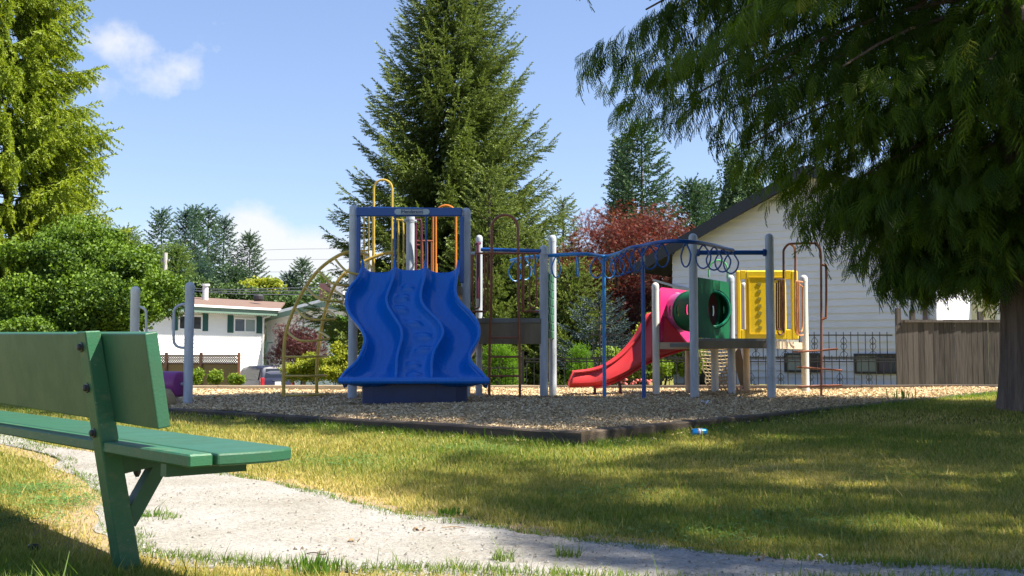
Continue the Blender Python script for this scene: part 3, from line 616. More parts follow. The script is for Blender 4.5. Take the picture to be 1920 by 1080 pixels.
# deck of the tower and lower deck to the right
mb = MB(); mb.box(((pA.x+pB.x)/2, 14.75, 1.60), (pB.x-pA.x-.1, 1.25, .12), bev=.01); mb.build('upper_deck', DECKW, left)
q0, q1 = P(893, 597, 14.6), P(1014, 597, 14.6)
mb = MB(); mb.box(((q0.x+q1.x)/2, 15.1, q0.z-.03), (q1.x-q0.x, 1.05, .065), bev=.006); mb.build('lower_deck', DECKG, left)
mb = MB(); zb = P(950, 645, 14.6).z; ztt = q0.z-.065
mb.box(((q0.x+q1.x)/2, 14.62, (zb+ztt)/2), (q1.x-q0.x, .05, ztt-zb), bev=.004)
for i in range(1, 9): pass
mb.build('deck_skirt', DECKW, left)
# rear yellow enclosure and arch
def V3(*p): return [P(*q) for q in p]
YR = 15.25
arch = lambda xl, xr, yt, yb, Y, k=10: [P(xl, yb, Y)]+[P((xl+xr)/2-(xr-xl)/2*math.cos(PI*i/k), yt+(xr-xl)/2-(xr-xl)/2*math.sin(PI*i/k), Y) for i in range(k+1)]+[P(xr, yb, Y)]
bars('rear_arch', YEL, left, [smoothpts([P(712, 527, YR), P(702, 516, YR)], 2)+arch(701, 735.5, 337, 505, YR)+[P(735, 516, YR), P(727, 527, YR)]], .0165)
bars('rear_barrier', YEL, left, [[P(x, 404, YR+.1), P(x, 505, YR+.1)] for x in (682.5, 691.5)]+[smoothpts([P(699, 404, YR+.1), P(698.5, 495, YR+.1), P(694, 512, YR+.1)], 4), [P(747, 412, YR), P(747, 520, YR)], smoothpts([P(738, 411, YR), P(750, 413, YR), P(756, 420, YR), P(756, 505, YR), P(750, 513, YR)], 4), [P(737, 411, YR), P(760, 414, YR)], [P(676, 470, YR+.1), P(690, 470, YR+.1)]], .0125)
bars('orange_arch', ORA, left, [arch(817, 855, 385, 518, 15.4), [P(812, 404, 15.4), P(812, 518, 15.4)]], .0165)
spi = [P(816+20*math.sin(a_)*(1 if math.sin(a_) > 0 else .4), 516-11*(a_/PI/2*1.6), 15.4) for a_ in np.linspace(0, 4, 3)]
hx = [];  c0 = P(817, 500, 15.6)
for i in range(70):
    a_ = i/70*PI*5; hx.append((c0.x+.0+.16*math.cos(a_), 15.75+.2*math.sin(a_), .35+i/70*1.65))
bars('corkscrew_climber', ORA, left, [hx, [(c0.x, 15.75, CZ), (c0.x, 15.75, 2.1)]], .017)
bars('maroon_barrier', MAR, left, [smoothpts([P(776, 412, 15.2), P(784, 413, 15.2), P(790, 422, 15.2), P(790, 520, 15.2)], 4), [P(780, 416, 15.2), P(780, 518, 15.2)]], .0165)
for pts_ in [[P(775, 451, 15.2), P(812, 452, 15.2)]]+[[P(x, 452, 15.2), P(x, 520, 15.2)] for x in (801, 809, 792)]+[[P(776, 459, 15.2), P(792, 459, 15.2)]]: bars('barrier_bar', RUST, left, [pts_], .012)
# yellow arch ladder on the left: two rails in planes 0.6 m apart
Ya, Yb = 14.45, 15.2
railA = smoothpts([P(532, 744, Ya), P(532, 690, Ya), P(535, 630, Ya), P(551, 580, Ya), P(573, 538, Ya), P(598, 506, Ya), P(628, 483, Ya), P(656, 472, Ya), P(690, 478, 14.9)], 6)
railB = smoothpts([P(594, 738, Yb), P(594, 690, Yb), P(600, 630, Yb), P(612, 575, Yb), P(628, 535, Yb), P(652, 508, Yb), P(690, 487, Yb), P(722, 475, Yb), P(740, 473, Yb)], 6)
bars('arch_ladder_rail', YEL, left, [railA], .0235); bars('arch_ladder_rail', YEL, left, [railB], .0235)
for pa, pb, bow in (((539, 623), (599, 622), 14), ((554, 579), (611, 581), 17), ((573, 538), (626, 545), 20), ((597, 507), (647, 513), 22), ((627, 484), (680, 490), 24)):
    a_, b_ = P(*pa, Ya), P(*pb, Yb); mid = (a_+b_)/2; px_ = (pa[0]+pb[0])/2
    c1 = P(pa[0]+26, pa[1]+bow+2, 14.1); c2 = P(pb[0]+14, pb[1]+bow, 14.25); c3 = P(pb[0]+14, pb[1]+8, 14.6)
    bars('rung', YEL, left, [smoothpts([a_, c1, c2, c3, b_], 6)], .016)
for ya_, yb_ in ((669, 668), (705, 704), (741, 739)):
    a_, b_ = P(533, ya_, Ya), P(594, yb_, Yb); d_ = (P(612, yb_, 14.7)); bars('rung', YEL, left, [smoothpts([a_, P(575, ya_, 14.3), d_, b_], 5)], .015)
# brown arch climber on the right with rungs, barriers
Yc = 14.42
bars('arch_climber_frame', RUST, left, [[P(917, 746, Yc), P(918, 640, Yc), P(921, 560, Yc)]+arch(922, 971, 403, 560, Yc)[1:-1]+[P(972, 560, Yc), P(974, 640, Yc), P(975, 747, Yc)]], .0185)
for yv in (633, 669, 705): bars('rung', RUST, left, [[P(919, yv, Yc), P(974, yv, Yc)]], .014)
for pts_ in ([P(885, 475, 14.3), P(1010, 475, 14.45)], [P(885, 584, 14.3), P(912, 584, 14.35)], [P(978, 584, 14.4), P(1010, 584, 14.45)]): bars('brown_rail', RUST, left, [pts_], .014)
for pts_ in [[P(x, 476, 14.38), P(x, 583, 14.38)] for x in (909, 914, 979, 982, 993)]+[smoothpts([P(887, 476, 14.3), P(886, 560, 14.3), P(890, 577, 14.3), P(897, 577, 14.3), P(899, 565, 14.3), P(899, 476, 14.3)], 4), smoothpts([P(993, 577, 14.4), P(1003, 576, 14.4), P(1006, 560, 14.4), P(1004, 490, 14.4), P(1000, 477, 14.4)], 4), smoothpts([P(882, 460, 14.7), P(884, 475, 14.7), P(884, 555, 14.7)], 3)]: bars('barrier_bar', RUST, left, [pts_], .0115)
bars('maroon_barrier', MAR, left, [[P(895.5, 455, 15.0), P(895.5, 560, 15.0)], [P(891, 458, 15.0), P(900, 456, 15.1)]], .02)
bars('blue_crossbeam', BLUEM, left, [[P(903, 468, 15.0), P(1014, 471, 14.6)]], .028, 12)
for p, yv in ((pE, 475), (pE, 584), (pB, 475)):
    clamp(Vector((p.x, p.y, P(1000, yv, p.y).z)), left, (-1, 0, 0) if p is pE else (1, 0, 0), dia=.12)
for p, yv in ((pC, 415), (pC, 414)): clamp(Vector((p.x, p.y, P(768, yv, p.y).z)), left, (1 if yv == 415 else -1, 0, 0), dia=.12, ln=.03)
# green block panel between the two right posts
GRP = mat('green_panel', (.035, .17, .08), .4, (.03, .13, .06), 4, .5)
gA, gB = Vector((pE.x+.05, pE.y+.05, 0)), Vector((pF.x, pF.y, 0)); gz0, gz1 = P(1030, 635, 14.8).z, P(1030, 512, 14.8).z
mb = MB(); mb.bar(Vector((gA.x, gA.y, (gz0+gz1)/2)), Vector((gB.x, gB.y, (gz0+gz1)/2)), .03, gz1-gz0)
dg = (gB-gA); ng = Vector((dg.y, -dg.x, 0)).normalized()*.021
for i in range(8):
    for j in range(3):
        f0 = j/3+(.12 if i % 2 else .0); p = gA.lerp(gB, min(.95, f0+.14))
        mb.bar(Vector((p.x, p.y, gz0+(i+.5)*(gz1-gz0)/8))+ng-dg.normalized()*.09, Vector((p.x, p.y, gz0+(i+.5)*(gz1-gz0)/8))+ng+dg.normalized()*.09, .012, .085)
mb.build('green_panel', GRP, left)
# ================================================================ overhead ring ladder
oh = thing('overhead_ladder', 'winding blue overhead ladder with hanging teardrop rings between two blue poles', 'monkey bars', (PZ(1207, 750, CZ).x, PZ(1207, 750, CZ).y, CZ))
p1 = PZ(1133.5, 744, CZ); p2 = PZ(1207.5, 750, CZ)
ZR = P(1207, 456, p2.y).z
rail = smoothpts([P(958, 482, 15.5)*1, P(990, 483, 15.0), P(1050, 484, 14.6), P(1100, 484, 14.5), P(1134, 482, p1.y), P(1160, 476, 14.35), P(1172, 468, 13.95), P(1186, 461, 13.6), P(1207, 457, 13.4), P(1230, 455, 13.05), P(1262, 454, 12.85), P(1300, 455, 12.95), P(1335, 457, 13.3), P(1360, 461, 13.75), P(1374, 465, 13.95)], 8)
rail = [Vector((p.x, p.y, 2.12)) for p in rail]
cut = min(range(len(rail)), key=lambda i: (rail[i]-Vector((p2.x, p2.y, 2.12))).length)
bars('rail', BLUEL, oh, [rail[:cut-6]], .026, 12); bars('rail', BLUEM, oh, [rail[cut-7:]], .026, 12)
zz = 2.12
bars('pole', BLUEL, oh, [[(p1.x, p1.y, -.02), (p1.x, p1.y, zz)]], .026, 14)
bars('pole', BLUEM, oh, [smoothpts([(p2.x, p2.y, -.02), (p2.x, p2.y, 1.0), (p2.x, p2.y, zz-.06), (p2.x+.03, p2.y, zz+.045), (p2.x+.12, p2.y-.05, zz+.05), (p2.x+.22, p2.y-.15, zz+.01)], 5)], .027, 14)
mb = MB(); mb.tube([(p2.x, p2.y, zz-.17), (p2.x, p2.y, zz-.09)], .0285, 14); mb.build('bare_band', PGREY, oh, smooth=True)
Lr = [0]
for i in range(1, len(rail)): Lr.append(Lr[-1]+(rail[i]-rail[i-1]).length)
nr = 18
for j in range(nr):
    s = .12+(Lr[-1]-.2)*j/(nr-1); i = max(1, next(k for k in range(len(Lr)) if Lr[k] >= s-1e-6)); p = rail[i]; t = (rail[i]-rail[i-1]).normalized(); w = Vector((-t.y, t.x, 0))
    tear = []
    for k in range(24):
        a_ = 2*PI*k/24; v = -math.cos(a_)         # +1 bottom
        wd = .105*math.sin(a_)*(1 if v > 0 else .35+.65*(1+v)**.8)
        tear.append(p+w*wd+Vector((0, 0, -.02-.145*(1+v))))
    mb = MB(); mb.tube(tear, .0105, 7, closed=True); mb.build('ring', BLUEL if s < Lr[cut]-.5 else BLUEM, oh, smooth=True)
# ================================================================ right play structure
PINK = mat('pink_plastic', (.62, .02, .15), .35, (.5, .02, .13), 3, .6); RED = mat('red_plastic', (.62, .035, .045), .32, (.55, .06, .06), 4, .7, .04, 60)
GPL = mat('green_plastic', (.008, .10, .045), .6, (.008, .07, .03), 3, .6, spec=.08); PURP = mat('purple_plastic', (.34, .10, .26), .4, (.30, .07, .24), 3, .6); DPUR = mat('dark_purple', (.10, .015, .08), .4); DGRN = mat('dark_green_rim', (.004, .06, .03), .35)
YPL = mat('yellow_plastic', (.72, .50, .015), .35, (.55, .38, .02), 3, .7, .05, 30); TAN = mat('tan_post', (.62, .48, .33), .6, (.5, .38, .25), 5, .7)
right = thing('play_structure', 'low play structure with red slide, crawl tube and yellow panel near the white house', 'playground structure', (P(1400, 700, 15).x, 15, CZ))
Q = {}
for k, px, pyb, pyt, m_, d_ in (('P1', 1230.5, 740, 530, PWHITE, .105), ('P2', 1302.5, 747, 438, PGREY, .115), ('P3', 1447, 747, 438, PGREY, .115), ('P4', 1510.5, 738, 516, PWHITE, .115), ('P5', 1372.5, 741, 516, PGREY, .11)):
    Q[k] = post(px, pyb, pyt, right, m_, d_)[1]
for px, Y, t_, m_, d_ in ((1291, 16.5, 652, TAN, .105), (1340, 16.3, 646, PWHITE, .115), (1396, 17.1, 530, PWHITE, .10), (1399.5, 16.4, 640, TAN, .10)):
    Q[px] = post(px, 0, t_, right, m_, d_, Y=Y, cap=(t_ < 600))[1]
DZ = P(1372, 636, 15).z
def slab(name, pts, z, th, m):
    mb = MB(); mb.prism([(p[0], p[1], z-th) for p in pts], (0, 0, th)); return mb.build(name, m, right)
c_ = lambda k, dx=0, dy=0: (Q[k].x+dx, Q[k].y+dy)
slab('deck', [c_('P2', .05, .12), c_('P3', -.02, .12), c_('P4', -.08, 0), (Q[1396].x+.7, 17.1), c_(1396), c_('P5', .05, .05)], DZ, .05, DECKG)
slab('deck', [c_('P1', .05, .03), c_('P5', -.05, .0), c_(1396, 0, -.3), c_(1291, 0, .1)], DZ-.05, .05, DECKG)
zc = DZ-.085
for a, b, m_ in ((c_('P2', .03, .1), c_('P3', -.02, .1), DECKW), (c_('P3', .05, .1), c_('P4', -.05, 0), TAN), (c_('P1', .05, 0), (Q['P5'].x-.05, Q['P5'].y+.3), TAN), (c_('P2', .05, .1), c_('P5', 0, 0), DECKW)):
    mb = MB(); mb.bar((a[0], a[1], zc), (b[0], b[1], zc), .045, .10); mb.build('deck_beam', m_, right)
bars('blue_crossbeam', BLUEM, right, [[(Q['P2'].x, Q['P2'].y, 2.12), (Q['P3'].x, Q['P3'].y, 2.12)]], .032, 12)
mb = MB()
for k, s_ in (('P2', 1), ('P3', -1)): mb.tube([(Q[k].x+s_*.05, Q[k].y, 2.12), (Q[k].x+s_*.085, Q[k].y, 2.12)], .05, 14)
mb.build('flange', BLUEM, right, smooth=True)
def panelhole(name, a, b, z0, z1, rad, ct, cz, th, m, n=40, hole=True):
    """upright panel from a to b with a round hole"""
    a, b = Vector(a), Vector(b); d = b-a; Lh = d.length; d.normalize(); nn_ = Vector((d.y, -d.x, 0)); V = []; Fc = []
    for off in (-th/2, th/2):
        for k in range(n):
            an = 2*PI*k/n; ca, sa = math.cos(an), math.sin(an); hx_, hz_ = rad*ca, rad*sa
            tx = ((Lh-ct) if ca > 0 else ct)/max(abs(ca), 1e-6); tz = ((z1-cz) if sa > 0 else (cz-z0))/max(abs(sa), 1e-6); q = min(tx, tz)
            V.append(a+d*(ct+hx_)+Vector((0, 0, cz+hz_))+nn_*off); V.append(a+d*(ct+q*ca)+Vector((0, 0, cz+q*sa))+nn_*off)
    m2 = 2*n
    for k in range(n):
        j = (k+1) % n
        Fc += [(2*k, 2*k+1, 2*j+1, 2*j), (m2+2*k, m2+2*j, m2+2*j+1, m2+2*k+1), (2*k, 2*j, m2+2*j, m2+2*k), (2*k+1, m2+2*k+1, m2+2*j+1, 2*j+1)]
    mb = MB(); mb.add(V, Fc); return mb.build(name, m, right)
gp0 = Vector((Q['P2'].x+.06, Q['P2'].y+.09, 0)); gp1 = Vector((Q['P5'].x-.05, Q['P5'].y-.07, 0)); zlo, zhi = DZ+.01, P(1312, 516, 14).z
czg = P(1338, 577, 14.5).z; ctg = (gp1-gp0).length*.5; gd = (gp1-gp0).normalized(); gn = Vector((-gd.y, gd.x, 0))
panelhole('green_panel', gp0, gp1, zlo, zhi, .235, ctg, czg, .035, GPL)
pp0 = Vector((Q['P1'].x+.06, Q['P1'].y+.02, 0)); pp1 = pp0+gd*1.22; zp1 = P(1240, 536, 15.4).z
cpk = P(1264, 584, pp0.y+gd.y*.6); ctp = .60
panelhole('pink_panel', pp0, pp1, DZ-.02, zp1, .235, ctp, czg, .035, PINK)
gc = gp0+gd*ctg+Vector((0, 0, czg)); pc = pp0+gd*ctp+Vector((0, 0, czg)); axis = (pc-gc); AL = axis.length; axis.normalize()
def tubeshell(name, s0, s1, r, m, slots, n=48):
    """round tube with window slots cut through its wall"""
    sid = axis.cross(Vector((0, 0, 1))).normalized(); V = []; Fc = []; K = 24
    for i in range(K+1):
        s = s0+(s1-s0)*i/K
        for k in range(n):
            a_ = 2*PI*k/n; V.append(gc+axis*s+(sid*math.cos(a_)+Vector((0, 0, 1))*math.sin(a_))*r)
    for i in range(K):
        for k in range(n):
            s = s0+(s1-s0)*(i+.5)/K; a_ = (2*PI*(k+.5)/n+PI) % (2*PI)-PI
            hole = any(abs(s-ss) < .03 and min(abs(a_), PI-abs(a_)) < .24 for ss in slots)
            if not hole: Fc.append((i*n+k, i*n+(k+1) % n, (i+1)*n+(k+1) % n, (i+1)*n+k))
    o = mesh(name, V, Fc, m, right, smooth=True); q = o.modifiers.new('s', 'SOLIDIFY'); q.thickness = .012; return o
tg_ = tubeshell('crawl_tube', .02, AL*.56, .275, GPL, [AL*.2, AL*.45]); tp_ = tubeshell('crawl_tube', AL*.56, AL-.02, .275, PURP, [AL*.66, AL*.76, AL*.86])
q_ = Vector((0, 0, 1)).rotation_difference(axis).to_matrix(); ringp = lambda s, r: [gc+axis*s+q_@Vector((r*math.cos(2*PI*k/40), r*math.sin(2*PI*k/40), 0)) for k in range(40)]
mb = MB(); mb.tube(ringp(AL*.56, .29), .016, 6, closed=True); mb.build('tube_rim', DGRN, tg_, smooth=True)
mb = MB(); mb.tube(ringp(AL-.04, .29), .016, 6, closed=True); mb.build('tube_rim', DPUR, tp_, smooth=True)
mb = MB(); mb.tube(ringp(-.01, .245), .018, 8, closed=True); mb.build('tube_rim', mat('bright_green_plastic', (.02, .38, .2), .3), tg_, smooth=True)
LG = mat('light_green_steel', (.12, .50, .18), .4)
bars('green_arch', LG, right, [[P(1329, 520, 15.0), P(1329, 505, 15.0)]+[P(1347-17*math.cos(PI*i/10), 505-17*math.sin(PI*i/10), 15.0) for i in range(11)]+[P(1364, 522, 15.0)]], .0125)
# yellow play panel with two hand slots
yz0, yz1 = P(1440, 637, 16.6).z, P(1440, 507, 16.6).z; yx0, yx1 = P(1381, 600, 16.6).x, P(1497, 600, 16.6).x; w_ = yx1-yx0
yp = []
mb = MB(); T_ = .045
sx = [(yx0, yx0+.075), (yx0+.145, yx1-.185), (yx1-.115, yx1)]
for a, b in sx: mb.box(((a+b)/2, 16.6, (yz0+yz1)/2), (b-a, T_, yz1-yz0), bev=.02)
for a, b in ((sx[0][1]-.01, sx[1][0]+.01), (sx[1][1]-.01, sx[2][0]+.01)):
    mb.box(((a+b)/2, 16.6, yz1-.07), (b-a, T_-.006, .14), bev=.01); mb.box(((a+b)/2, 16.6, yz0+.08), (b-a, T_-.006, .16), bev=.01)
yel = mb.build('yellow_panel', YPL, right)
mb = MB(); a, b = sx[1]; fx0, fx1, fz0, fz1 = a+.05, b-.03, yz0+.09, yz1-.11
for p, q in (((fx0, fz0), (fx1, fz0)), ((fx1, fz0), (fx1, fz1)), ((fx1, fz1), (fx0, fz1)), ((fx0, fz1), (fx0, fz0))): mb.bar((p[0], 16.572, p[1]), (q[0], 16.572, q[1]), .012, .014, up=(0, 1, 0))
mb.build('panel_frame', YPL, yel)
r_ = random.Random(5); DY = mat('dirty_yellow', (.26, .22, .02), .6)
for i in range(7):                               # small raised animal shapes in two columns
    for j in range(2):
        cx_ = fx0+.16+j*.17; cz_ = fz1-.1-i*(fz1-fz0-.2)/6
        mb = MB(); pts_ = [(cx_+(.016+.022*r_.random())*math.cos(a_)*1.2, 16.574, cz_+(.012+.022*r_.random())*math.sin(a_)) for a_ in np.linspace(0, 2*PI, 12)[:-1]]
        mb.prism(pts_, (0, -.006, 0)); mb.box((cx_+.022, 16.571, cz_-.020), (.012, .008, .022)); mb.box((cx_-.018, 16.571, cz_-.020), (.010, .008, .022)); mb.build('raised_figure', DY, yel)
# orange-brown barriers round the arch opening at the right
f = lambda x, y, k=0: P(x, y, 14.3+(x-1455)/55*1.3)
bars('brown_barrier', RUST, right, [[f(1453, 524), f(1470, 524)], smoothpts([f(1456, 530), f(1456, 610), f(1459, 617), f(1463, 617)], 4), smoothpts([f(1470, 524), f(1470, 610), f(1467, 625), f(1462, 628), f(1458, 622)], 4)]+[[f(x, 526), f(x, 620)] for x in (1460, 1464, 1467)], .012)
bars('orange_barrier', mat('copper_steel', (.55, .22, .07), .4, (.4, .15, .05), 12, .6), right, [smoothpts([f(1491, 527), f(1491, 610), f(1494, 625), f(1500, 629), f(1506, 628)], 4), [f(1491, 527), f(1505, 529)], smoothpts([f(1498, 534), f(1503, 537), f(1505, 546), f(1505, 612), f(1501, 622)], 4)]+[[f(x, 528), f(x, 627)] for x in (1494, 1497)], .0125)
yq = 14.9
bars('arch_rail', RUST, right, [smoothpts([P(1469.5, 524, 14.7), P(1469, 480, 14.7), P(1470, 468, 14.7), P(1477, 459, 14.7), P(1486, 457, 14.7), P(1520, 456, 14.6), P(1532, 458, 14.55), P(1538, 468, 14.5), P(1539.5, 485, 14.5)], 5)+[P(1540, 600, 14.5), P(1540, 743, 14.5)],
      smoothpts([P(1483, 458, 14.8), P(1489, 464, 15.1), P(1491, 478, 15.2), P(1491, 530, 15.2)], 5), smoothpts([P(1540, 496, 14.5), P(1546, 498, 14.5), P(1549, 504, 14.5), P(1549, 588, 14.5), P(1547, 596, 14.5), P(1541, 599, 14.5)], 4)], .0165)
for yv, tl in ((657, .02), (691.5, -.02), (724, .01)):
    c = P(1540, yv, 14.5); dx_ = -.06 if yv < 680 else 0; mb = MB()
    for s_ in (-1, 1): mb.tube([c, c+Vector((s_*.27+dx_, -.02, tl*s_)), c+Vector((s_*.29+dx_, .13, tl*s_)), c+Vector((0, .15, 0))], .0135, 8)
    mb.build('foot_step', RUST, right, smooth=True)
# red slide
SL = [(1071, 717, 708, 15.7), (1110, 716, 703, 15.75), (1140, 712, 692, 15.8), (1170, 700, 673, 15.85), (1200, 676, 640, 15.9), (1215, 657, 612, 15.92), (1230, 645, 592, 15.95), (1244, 640, 585, 15.97)]
top = smoothpts([P(x, t, Y) for x, b_, t, Y in [(1077, 717, 698, 15.55), (1110, 716, 694, 15.6), (1140, 712, 684, 15.6), (1170, 698, 662, 15.65), (1195, 676, 633, 15.7), (1210, 655, 607, 15.72), (1222, 640, 588, 15.75), (1240, 632, 584, 15.8)]], 5)
bot = smoothpts([P(x, b_, Y) for x, b_, Y in [(1068, 719, 15.55), (1110, 717, 15.6), (1140, 711, 15.6), (1172, 697, 15.65), (1205, 677, 15.7), (1235, 662, 15.72), (1262, 652, 15.75), (1290, 643, 15.8)]], 5)
V = []; Fc = []; n_ = len(top); bk_ = .52
prof = [(0, 1), (0.0, .0), (.10, -.14), (.26, -.17), (.42, -.14), (bk_, 0), (bk_, 1)]      # offset back, fraction of wall height
for t, b_ in zip(top, bot):
    up = t-b_
    for o_, h_ in prof: V.append(b_+Vector((0, o_, 0))+(up*h_ if h_ >= 0 else Vector((0, 0, h_*.42))))
m_ = len(prof)
for i in range(n_-1):
    for k in range(m_-1): Fc.append((i*m_+k, i*m_+k+1, (i+1)*m_+k+1, (i+1)*m_+k))
rs = mesh('red_slide', V, Fc, RED, right, smooth=True); q = rs.modifiers.new('s', 'SOLIDIFY'); q.thickness = .03; rs.data.set_sharp_from_angle(angle=R(50))
mb = MB()
for o_ in (.0, bk_): mb.tube([t+Vector((0, o_, 0)) for t in top], .018, 8)
mb.build('slide_rim', RED, rs, smooth=True)
mb = MB()
for o_ in (.16, .36): mb.tube([b_+Vector((0, o_, -.085)) for b_ in bot[6:]], .02, 8)
mb.build('slide_rib', RED, rs, smooth=True)
for px in (1115, 1163):
    a_ = P(px, 716, 15.8); mb = MB(); mb.tube(smoothpts([Vector((a_.x, 15.8, CZ-.02)), Vector((a_.x, 15.8, CZ+.1)), Vector((a_.x-.03, 15.8, a_.z+.0)), Vector((a_.x-.06, 15.8, a_.z+.03))], 3), .022, 8); mb.build('slide_support', MAR, rs, smooth=True)
# chain net climber and plank under the rear deck
NET = mat('beige_chain', (.45, .36, .2), .6, (.3, .24, .13), 10)
mb = MB(); a0, a1 = P(1328, 652, 17.0), P(1376, 652, 17.0); z0_, z1_ = CZ, a0.z+.02
for i in range(9):
    x = a0.x+(a1.x-a0.x)*i/8; pts_ = [(x+.02*math.sin(k*1.6+i), 17.0+.0*k, z1_+(z0_-z1_)*k/14) for k in range(15)]; mb.tube([(p[0]+(1-(z1_-p[2])/(z1_-z0_))*(-.16)*(1-i/8), p[1], p[2]) for p in pts_], .0115, 5)
for k in range(13):
    z = z1_+(z0_-z1_)*(k+.5)/13; mb.tube([(a0.x-.14*(1-(k+.5)/13), 17.0, z), ((a0.x+a1.x)/2, 17.0, z-.02), (a1.x, 17.0, z)], .0115, 5)
mb.build('chain_net', NET, right)
mb = MB(); mb.bar(P(1379, 655, 16.9), P(1398, 728, 16.6), .14, .03, up=(0, -1, .3)); mb.build('ramp_plank', DECKW, right)
# ================================================================ log roller
ro = thing('log_roller', 'purple log roller between two grey posts with hand loops', 'log roller', (PZ(352, 755, CZ).x, 13, CZ))
_, r1 = post(352, 755, 529, ro, PGREY, .112); b_ = r1+Vector((-.80, .36, 0)); _, r2 = post(960+2000*b_.x/b_.y, 0, 537, ro, PWHITE, .112, Y=b_.y)
ax = (r2-r1); ax.z = 0; AL2 = ax.length; ax.normalize(); zc_ = P(347, 720.5, 12.9).z
c0_ = Vector((r1.x, r1.y, zc_))
mb = MB(); mb.lathe(c0_+ax*.10, [(.02, 0), (.13, .002), (.148, .012), (.155, .03), (.155, AL2-.23), (.148, AL2-.212), (.13, AL2-.2), (.02, AL2-.2)], 28, axis=ax); mb.build('roller_drum', mat('purple_drum', (.27, .055, .26), .38, (.22, .03, .14), 3, .8), ro, smooth=True)
mb = MB(); mb.tube([c0_, c0_+ax*AL2], .022, 10); mb.build('axle', STEEL, ro, smooth=True)
Y1 = r1.y; bars('hand_loop', PGREY, ro, [smoothpts([P(348, 570, Y1), P(337, 572, Y1), P(328, 579, Y1-.02), P(326, 592, Y1-.02), P(325.5, 632, Y1-.02), P(328, 645, Y1), P(336, 651, Y1), P(347, 652, Y1)], 4)], .0175, 10)
Y2 = r2.y; bars('hand_loop', PWHITE, ro, [smoothpts([P(252, 576, Y2), P(264, 576, Y2), P(272, 581, Y2-.02), P(274, 592, Y2-.02), P(274, 640, Y2-.02), P(270, 652, Y2), P(252, 655, Y2)], 4)], .0165, 10)
# ================================================================ small things
CAN = mat('can_blue', (.01, .22, .55), .28, (.02, .30, .62), 10, .8, metal=.35)
g_ = G(1312, 820); ca = Vector((.98, .17, .02)).normalized(); c = Vector((g_.x-.06, g_.y, g_.z+.036))
can = thing('drink_can', 'blue drink can lying in the grass against the dark timber edging', 'can', (g_.x, g_.y, g_.z))
mb = MB(); mb.lathe(c, [(.005, .004), (.024, .004), (.027, 0), (.033, .012), (.033, .104), (.027, .118), (.025, .116), (.004, .113)], 24, axis=ca); mb.build('can_body', CAN, can, smooth=True)
mb = MB(); mb.lathe(c+ca*.050, [(.0334, 0), (.0336, .001), (.0336, .012), (.0334, .013)], 24, axis=ca); mb.build('label_band', mat('can_white', (.7, .66, .66), .3), can, smooth=True)
mb = MB(); mb.lathe(c+ca*.042, [(.0335, 0), (.0338, .001), (.0338, .006), (.0335, .007)], 24, axis=ca); mb.build('label_stripe', mat('can_brown', (.30, .12, .04), .3), can, smooth=True)
mb = MB(); mb.lathe(c+ca*.070, [(.0335, 0), (.0337, .001), (.0337, .009), (.0335, .010)], 24, axis=ca); mb.build('label_patch', mat('can_olive', (.42, .40, .16), .3), can, smooth=True)
def lump(name, c, s, m, label, cat, seed=0, flat=.6, parent=None):
    r_ = random.Random(seed); V = []; n = 12; mm = 7; Fc = []
    for i in range(mm+1):
        th = PI*i/mm
        for k in range(n):
            ph = 2*PI*k/n; q = 1+.13*math.sin(2*ph+seed)+.08*math.sin(3*th+ph*2)+r_.uniform(-.05, .05)
            V.append((c[0]+s[0]*q*math.sin(th)*math.cos(ph), c[1]+s[1]*q*math.sin(th)*math.sin(ph), c[2]+s[2]*q*math.cos(th)))
    for i in range(mm):
        for k in range(n): Fc.append((i*n+k, i*n+(k+1) % n, (i+1)*n+(k+1) % n, (i+1)*n+k))
    o = mesh(name, V, Fc, m, parent, smooth=True)
    return tag(o, label, cat) if label else o
ROCK = mat('tan_rock', (.33, .24, .12), .9, (.2, .14, .07), 4, .8, .8, 25)
lump('boulder', (-3.93, 12.05, .17), (.17, .17, .19), ROCK, 'tan boulder beside the timber edging, half hidden by the bench back', 'boulder', 3)
PAP = mat('paper', (.62, .63, .68), .8); 
def scrap(px, py, ln, wd, m, label, cat, name, z=None, yaw=.4, h=.006, seed=1):
    p = G(px, py) if z is None else PZ(px, py, z); r_ = random.Random(seed); V = []; n = 6
    for i in range(n+1):
        for j in (-1, 1): V.append((p.x+math.cos(yaw)*ln*(i/n-.5)-math.sin(yaw)*wd*j*(.6+.4*r_.random()), p.y+math.sin(yaw)*ln*(i/n-.5)+math.cos(yaw)*wd*j*(.6+.4*r_.random()), p.z+.012+h*r_.random()+h*math.sin(i*1.3)))
    o = mesh(name, V, [(2*i, 2*i+1, 2*i+3, 2*i+2) for i in range(n)], m); o.modifiers.new('s', 'SOLIDIFY').thickness = .003
    return tag(o, label, cat)
scrap(1322, 757, .09, .025, PAP, 'crumpled pale paper scrap on the wood chips near the grey post', 'litter', 'paper_scrap', z=CZ+.02, h=.015)
scrap(1271, 772, .16, .012, mat('faded_red', (.20, .04, .06), .8), 'faded dark red scrap on the wood chips in front of the blue pole', 'litter', 'plastic_scrap', z=CZ+.015, h=.008)
scrap(1542, 1050, .035, .008, PAP, 'small white paper scrap at the edge of grass and gravel path', 'litter', 'paper_scrap', yaw=-.5, h=.004)
scrap(1384, 735, .13, .04, mat('cup_pink', (.65, .38, .28), .6), 'pinkish paper cup lying on the wood chips under the right deck', 'litter', 'paper_cup', z=CZ+.02, h=.05)
DRY = mat('dry_leaf', (.30, .19, .09), .8, (.2, .12, .06), 20)
